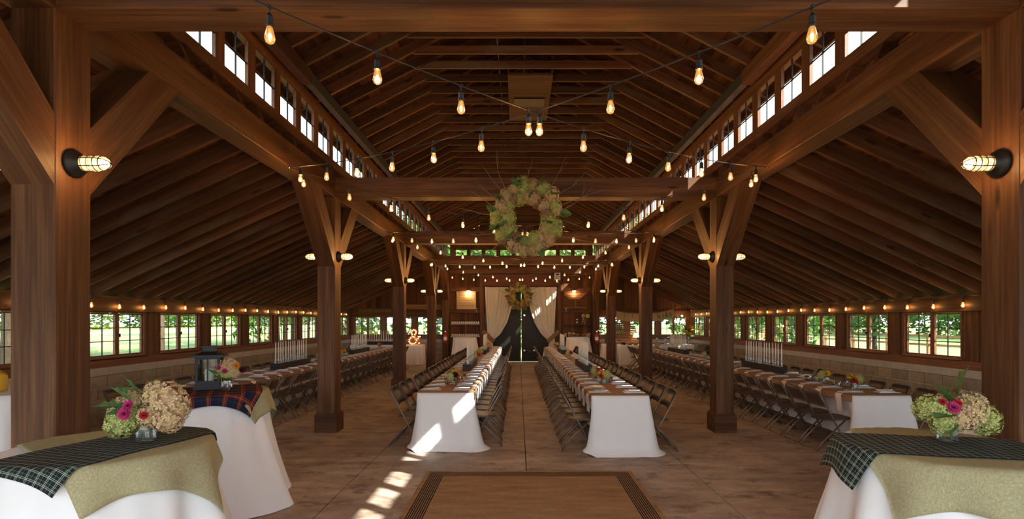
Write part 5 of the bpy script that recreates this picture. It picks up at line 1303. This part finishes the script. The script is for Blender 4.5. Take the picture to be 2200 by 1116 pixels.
m = MB(); m.lathe([(0.13, 0.28), (0.08, 0.44)], 16, None, False); m.build('shade', M['dome'], t, True); point(t, (0, 0, 0.24), 3.0, 0.04)
for k, (x, y, mt, nm_) in enumerate(((4.15, 20.70, 'burgundy', 'dark fruit'), (4.38, 20.66, 'orange', 'orange fruit'), (4.62, 20.70, 'golden', 'golden rolls'), (4.95, 20.70, 'burgundy', 'dark berries'))):
    t = thing('food_platter', f'platter of {nm_} on the buffet', 'platter', (x, y, 0.782), 0, 'buffet platters')
    m = MB(); m.lathe([(0.06, 0), (0.115, 0.03), (0.11, 0.035), (0.0005, 0.01)], 14); m.build('dish', M['wicker'], t, True)
    for q in range(8): a = q * 2.4; m = MB(); m.sphere((0.07 * math.sqrt(q / 8) * math.cos(a), 0.07 * math.sqrt(q / 8) * math.sin(a), 0.055), 0.034, 7, 5); m.build('fruit', M[mt if q % 3 else 'hygreen'], t, True)
for k, (x, y) in enumerate(((5.62, 20.80), (6.02, 20.95))):
    t = thing('chafing_dish', f'silver domed chafing dish on the buffet, {ORD[k]} from the left', 'chafing dish', (x, y, 0.782), 0, 'silver chafing dishes')
    m = MB(); m.box(-0.17, 0.17, -0.13, 0.13, 0.08, 0.16); m.build('pan', M['chrome'], t)
    for sx in (-0.14, 0.14):
        for sy_ in (-0.1, 0.1): m = MB(); m.tube([(sx, sy_, 0), (sx, sy_, 0.08)], 0.01, 5); m.build('leg', M['chrome'], t)
    m = MB(); m.grid(12, 6, lambda u, v: (0.17 * math.cos(PI * u), (v - 0.5) * 0.26, 0.16 + 0.13 * math.sin(PI * u))); m.build('lid', M['chrome'], t, True); m = MB(); m.tube([(-0.04, -0.10, 0.29), (-0.04, -0.10, 0.31), (0.04, -0.10, 0.31), (0.04, -0.10, 0.29)], 0.008, 5); m.build('handle', M['blackmetal'], t)
t = thing('flower_arrangement', 'tall vase of sunflowers and foliage near the back right corner', 'flowers', (6.75, 20.85, 0.782)); m = MB(); m.lathe([(0.06, 0), (0.08, 0.05), (0.05, 0.24), (0.065, 0.30), (0.055, 0.30), (0.0005, 0.02)], 14); m.build('vase', M['jar'], t, True)
for p, mt in (((-0.12, -0.1, 0.50), 'golden'), ((0.02, -0.14, 0.42), 'golden'), ((-0.06, -0.1, 0.66), 'orange'), ((0.14, -0.08, 0.55), 'orange'), ((-0.02, -0.06, 0.58), 'burgundy'), ((0.05, -0.1, 0.70), 'golden')): dahlia(t, p, 0.09, mt, (p[0], -1, 0.3))
for k in range(26): a = k * 2.4; leaf(t, (0.05 * math.cos(a), 0.05 * math.sin(a), 0.30 + 0.012 * k), (math.cos(a), math.sin(a) * 0.6, 0.3 + 0.04 * k), 0.22, 'oval', jit(0.6))
stems(t, [(-0.1, -0.08, 0.48), (0.02, -0.1, 0.4), (0.1, -0.05, 0.5), (0, 0, 0.6)], 0.05, 0.006)
# burlap bunting
t = thing('bunting', 'pale burlap bunting strung over the buffet', 'bunting', (3.95, 21.35, 2.08))
pts = [(0, 0, 0.02), (0.55, 0, -0.06), (1.15, 0, -0.09), (1.75, 0, -0.04), (2.40, 0, 0.12)]
def bz(x):
    for p, q in zip(pts[:-1], pts[1:]):
        if p[0] <= x <= q[0]: return p[2] + (q[2] - p[2]) * (x - p[0]) / (q[0] - p[0])
    return 0
m = MB(); m.tube([(-0.2, 0.50, 0.10)] + pts + [(2.75, 0.50, 0.20)], 0.006, 5); m.build('string', M['cream'], t)
for k in range(7):
    xa, xb = 0.03 + k * 0.335, 0.03 + k * 0.335 + 0.315
    m = MB(); m.grid(6, 5, lambda u, v: (xa + (xb - xa) * u, -0.01 + 0.012 * math.sin(u * 9 + v * 2), bz(xa + (xb - xa) * u) - 0.33 * v)); o = m.build('flag', M['burlapflag'], t, True)
    for x in (xa + 0.03, xb - 0.03): m = MB(); m.box(x - 0.008, x + 0.008, -0.02, 0.01, bz(x) - 0.03, bz(x) + 0.05); m.build('peg', M['slat'], t)
sl = math.atan2(0.16, 0.65)
for i, ch in enumerate('PIES'):
    x = 1.80 + i * 0.145; text('lettering', ch, 0.19, M['letter'], t, (x, -0.024, bz(x) - 0.25), (PI / 2, -sl, 0), 0.001, 0.002)
# two bare-bulb sconces on the back wall and one hung lamp
for x, z, lb in ((3.52, 1.50, 'glowing wall sconce at the window beside the right fire extinguisher'), (6.77, 1.92, 'bright bare bulb over the back right window')):
    t = thing('wall_sconce', lb, 'wall lamp', (x, D1 - 0.10, z), 0, 'bare bulb sconces')
    m = MB(); m.lathe([(0.05, 0), (0.05, 0.015), (0.02, 0.02), (0.018, 0.06)], 12, Matrix.Rotation(PI / 2, 4, 'X')); m.build('base', M['blackmetal'], t)
    m = MB(); m.sphere((0, -0.10, 0), 0.042, 10, 8); m.build('bulb', M['lampcore'], t, True); point(t, (0, -0.17, 0), 5.0, 0.04)
# folded chairs leaning by the back right corner
fc = MB(); P = [(-0.21, 0), (-0.21, 0.80), (-0.17, 0.86), (0.17, 0.86), (0.21, 0.80), (0.21, 0.0)]
fc.tube([(x, 0, z) for x, z in P], 0.011, 6); fc.tube([(-0.18, 0.02, 0.06), (-0.18, 0.02, 0.6)], 0.011, 6); fc.tube([(0.18, 0.02, 0.06), (0.18, 0.02, 0.6)], 0.011, 6)
ME_ff = fc.mesh('frame', M['tubing'], True)
fb = MB(); fb.box(-0.19, 0.19, -0.015, 0.005, 0.64, 0.85, None, 0.004); ME_fb = fb.mesh('backrest', M['seat']); fs = MB(); fs.box(-0.19, 0.19, -0.005, 0.018, 0.18, 0.56, None, 0.004); ME_fs = fs.mesh('seat', M['seat'])
for k in range(5):
    t = thing('folded_chair', f'folded brown chair leaning on the right wall, {ORD[k]} from the back', 'chair', (6.80 - 0.05 * k + 0.0, 19.9 - 0.11 * k, 0), -PI / 2 + 0.25, 'folded chairs at the back right corner'); t.rotation_euler = (-0.25, 0, -PI / 2 + 0.25)
    link('frame', ME_ff, t); link('backrest', ME_fb, t); link('seat', ME_fs, t)
# vent box between the collar ties
t = thing('ceiling_vent', 'wooden vent box with a grey grille between the collar ties', 'vent', (C + 0.08, 9.35, 5.60), 0)
m = MB(); m.box(-0.36, 0.36, -1.0, 0.9, 0.02, 0.06); m.build('panel', M['board'], t)
for x in (-0.36, 0.33): m = MB(); m.box(x, x + 0.03, -1.0, 0.9, 0.06, 0.62); m.build('side_panel', M['board'], t)
m = MB(); m.box(-0.27, 0.27, -0.15, 0.18, 0.0, 0.02); m.build('grille', M['blackmetal'], t)

# ------------------------------------------------------------------ outdoors
def crown(n, R, seed, size, mat):
    rs = random.Random(seed); m = MB()
    cl = [(Vector((rs.gauss(0, 0.42), rs.gauss(0, 0.42), rs.gauss(0, 0.36))), rs.uniform(0.30, 0.55)) for _ in range(16)]
    for k in range(n):
        c, r = cl[k % 16]; d = Vector((rs.gauss(0, 1), rs.gauss(0, 1), rs.gauss(0, 1))).normalized(); p = (c + d * r * rs.uniform(0.75, 1.05)) * R
        u = Vector((rs.gauss(0, 1), rs.gauss(0, 1), rs.gauss(0, 1) * 0.6)).normalized(); v = u.orthogonal().normalized(); s = size * rs.uniform(0.6, 1.4)
        b = len(m.v); m.v += [p - u * s, p + v * s * 0.5, p + u * s, p - v * s * 0.5]; m.face([b, b + 1, b + 2, b + 3])
    return m.mesh('crown', M[mat])
CR = {'leafA': crown(5200, 1.0, 1, 0.055, 'leafA'), 'leafB': crown(4200, 1.0, 2, 0.06, 'leafB'), 'leafC': crown(5200, 1.0, 3, 0.055, 'leafC')}
tk = MB(); tk.tube([(0, 0, -0.05), (0.02, 0, 0.3), (0.0, 0.02, 0.7), (0.03, 0, 1.0)], [0.075, 0.055, 0.048, 0.03], 8); ME_trunk = tk.mesh('trunk', M['trunk'], True)
def tree(x, y, h, r, kind, label, grp, base=0.3, zr=1.0):
    t = thing('tree', label, 'tree', (x, y, -0.07), random.uniform(0, 6), grp)
    k = link('trunk', ME_trunk, t, (0, 0, 0), None, (h * 0.32, h * 0.32, h * 0.75)); c = link('crown', CR[kind], t, (0, 0, h * base + r * zr), None, (r, r, r * zr)); return t
rs = random.Random(11)
K = 0
for k in range(17):          # shrubs and trees beyond the left lawn
    y = 52 + k * 11.5; x = -84 - 7 * (k % 2); kd = ['leafB', 'leafA', 'leafC', 'leafB'][k % 4]
    tree(x, y, 6, rs.uniform(7.0, 9.0), kd, f'{ {"leafB":"pale green tree","leafA":"green tree","leafC":"dark green tree"}[kd]} across the lane beyond left windows, {ORD[k]} from the near end', 'trees beyond the left lawn', 0.0, 1.0)
for k, (x, y, h, r) in enumerate(((-24, 27, 6.5, 3.2), (-24, 40, 6.5, 3.4), (-40, 62, 7, 3.8), (-19, 43, 6, 2.8), (-27, 23, 6.5, 3.2))):
    tree(x, y, h, r, 'leafA', ['spreading lawn tree outside the middle left windows', 'lawn tree outside the far left windows', 'distant lawn tree past the far left windows', 'slim lawn tree near the back left corner', 'lawn tree outside the nearest left window'][k], 'lawn trees on the left', 0.33, 0.8)
for k in range(7):
    tree(-14.5 - 1.2 * (k % 2), 11 + k * 5.2, 8.0, 2.9, 'leafA', f'shade tree on the near left lawn, {ORD[k]} from the near end', 'shade trees on the near left lawn', 0.45, 0.8)
for k in range(15):         # woods beyond the right lawn
    y = 26 + k * 7.0; x = 43 + 4 * (k % 2); kd = ['leafC', 'leafA', 'leafB', 'leafC', 'leafA'][k % 5]
    tree(x, y, 5, rs.uniform(4.8, 6.0), kd, f'{ {"leafB":"pale green tree","leafA":"green tree","leafC":"dark green tree"}[kd]} behind the rail fence on the right, {ORD[k]} from the near end', 'trees behind the right fence', 0.0)
for k, (x, y, h, r) in enumerate(((13.2, 3.2, 4.6, 2.7), (13.0, 8.6, 4.6, 2.8), (13.4, 14.0, 4.8, 2.8), (13.2, 19.5, 4.6, 2.7), (13.2, 25.0, 4.8, 2.8))):
    tree(x, y, h, r, 'leafC' if k % 2 else 'leafA', ['leafy tree shading the nearest right windows', 'leafy tree shading the second bay of right windows', 'leafy tree shading the middle right windows', 'leafy tree shading the far right windows', 'leafy tree past the back right corner'][k], 'trees shading the right wall', 0.46, 0.92)
for k in range(9):          # trees behind the barn
    x = -15 + k * 3.9; tree(x, 32 + rs.uniform(-1.5, 3), 6.5, 3.4, ['leafA', 'leafB', 'leafA'][k % 3], f'bright green tree behind the barn, {ORD[k]} from the left', 'trees behind the barn', 0.12, 1.35)
# rail fence on the right lawn
for k in range(14):
    y = 12 + k * 3.0
    t = thing('rail_fence', f'split-rail fence panel on the right lawn, {ORD[k]} from the near end', 'fence', (21, y, -0.06), 0, 'split-rail fence panels')
    beam('fence_post', (0, 0, 0), (0, 0, 1.15), 0.12, 0.12, M['slat'], t)
    for z in (0.55, 1.0): beam('rail', (0, 0.06, z), (0, 2.94, z), 0.06, 0.11, M['slat'], t)
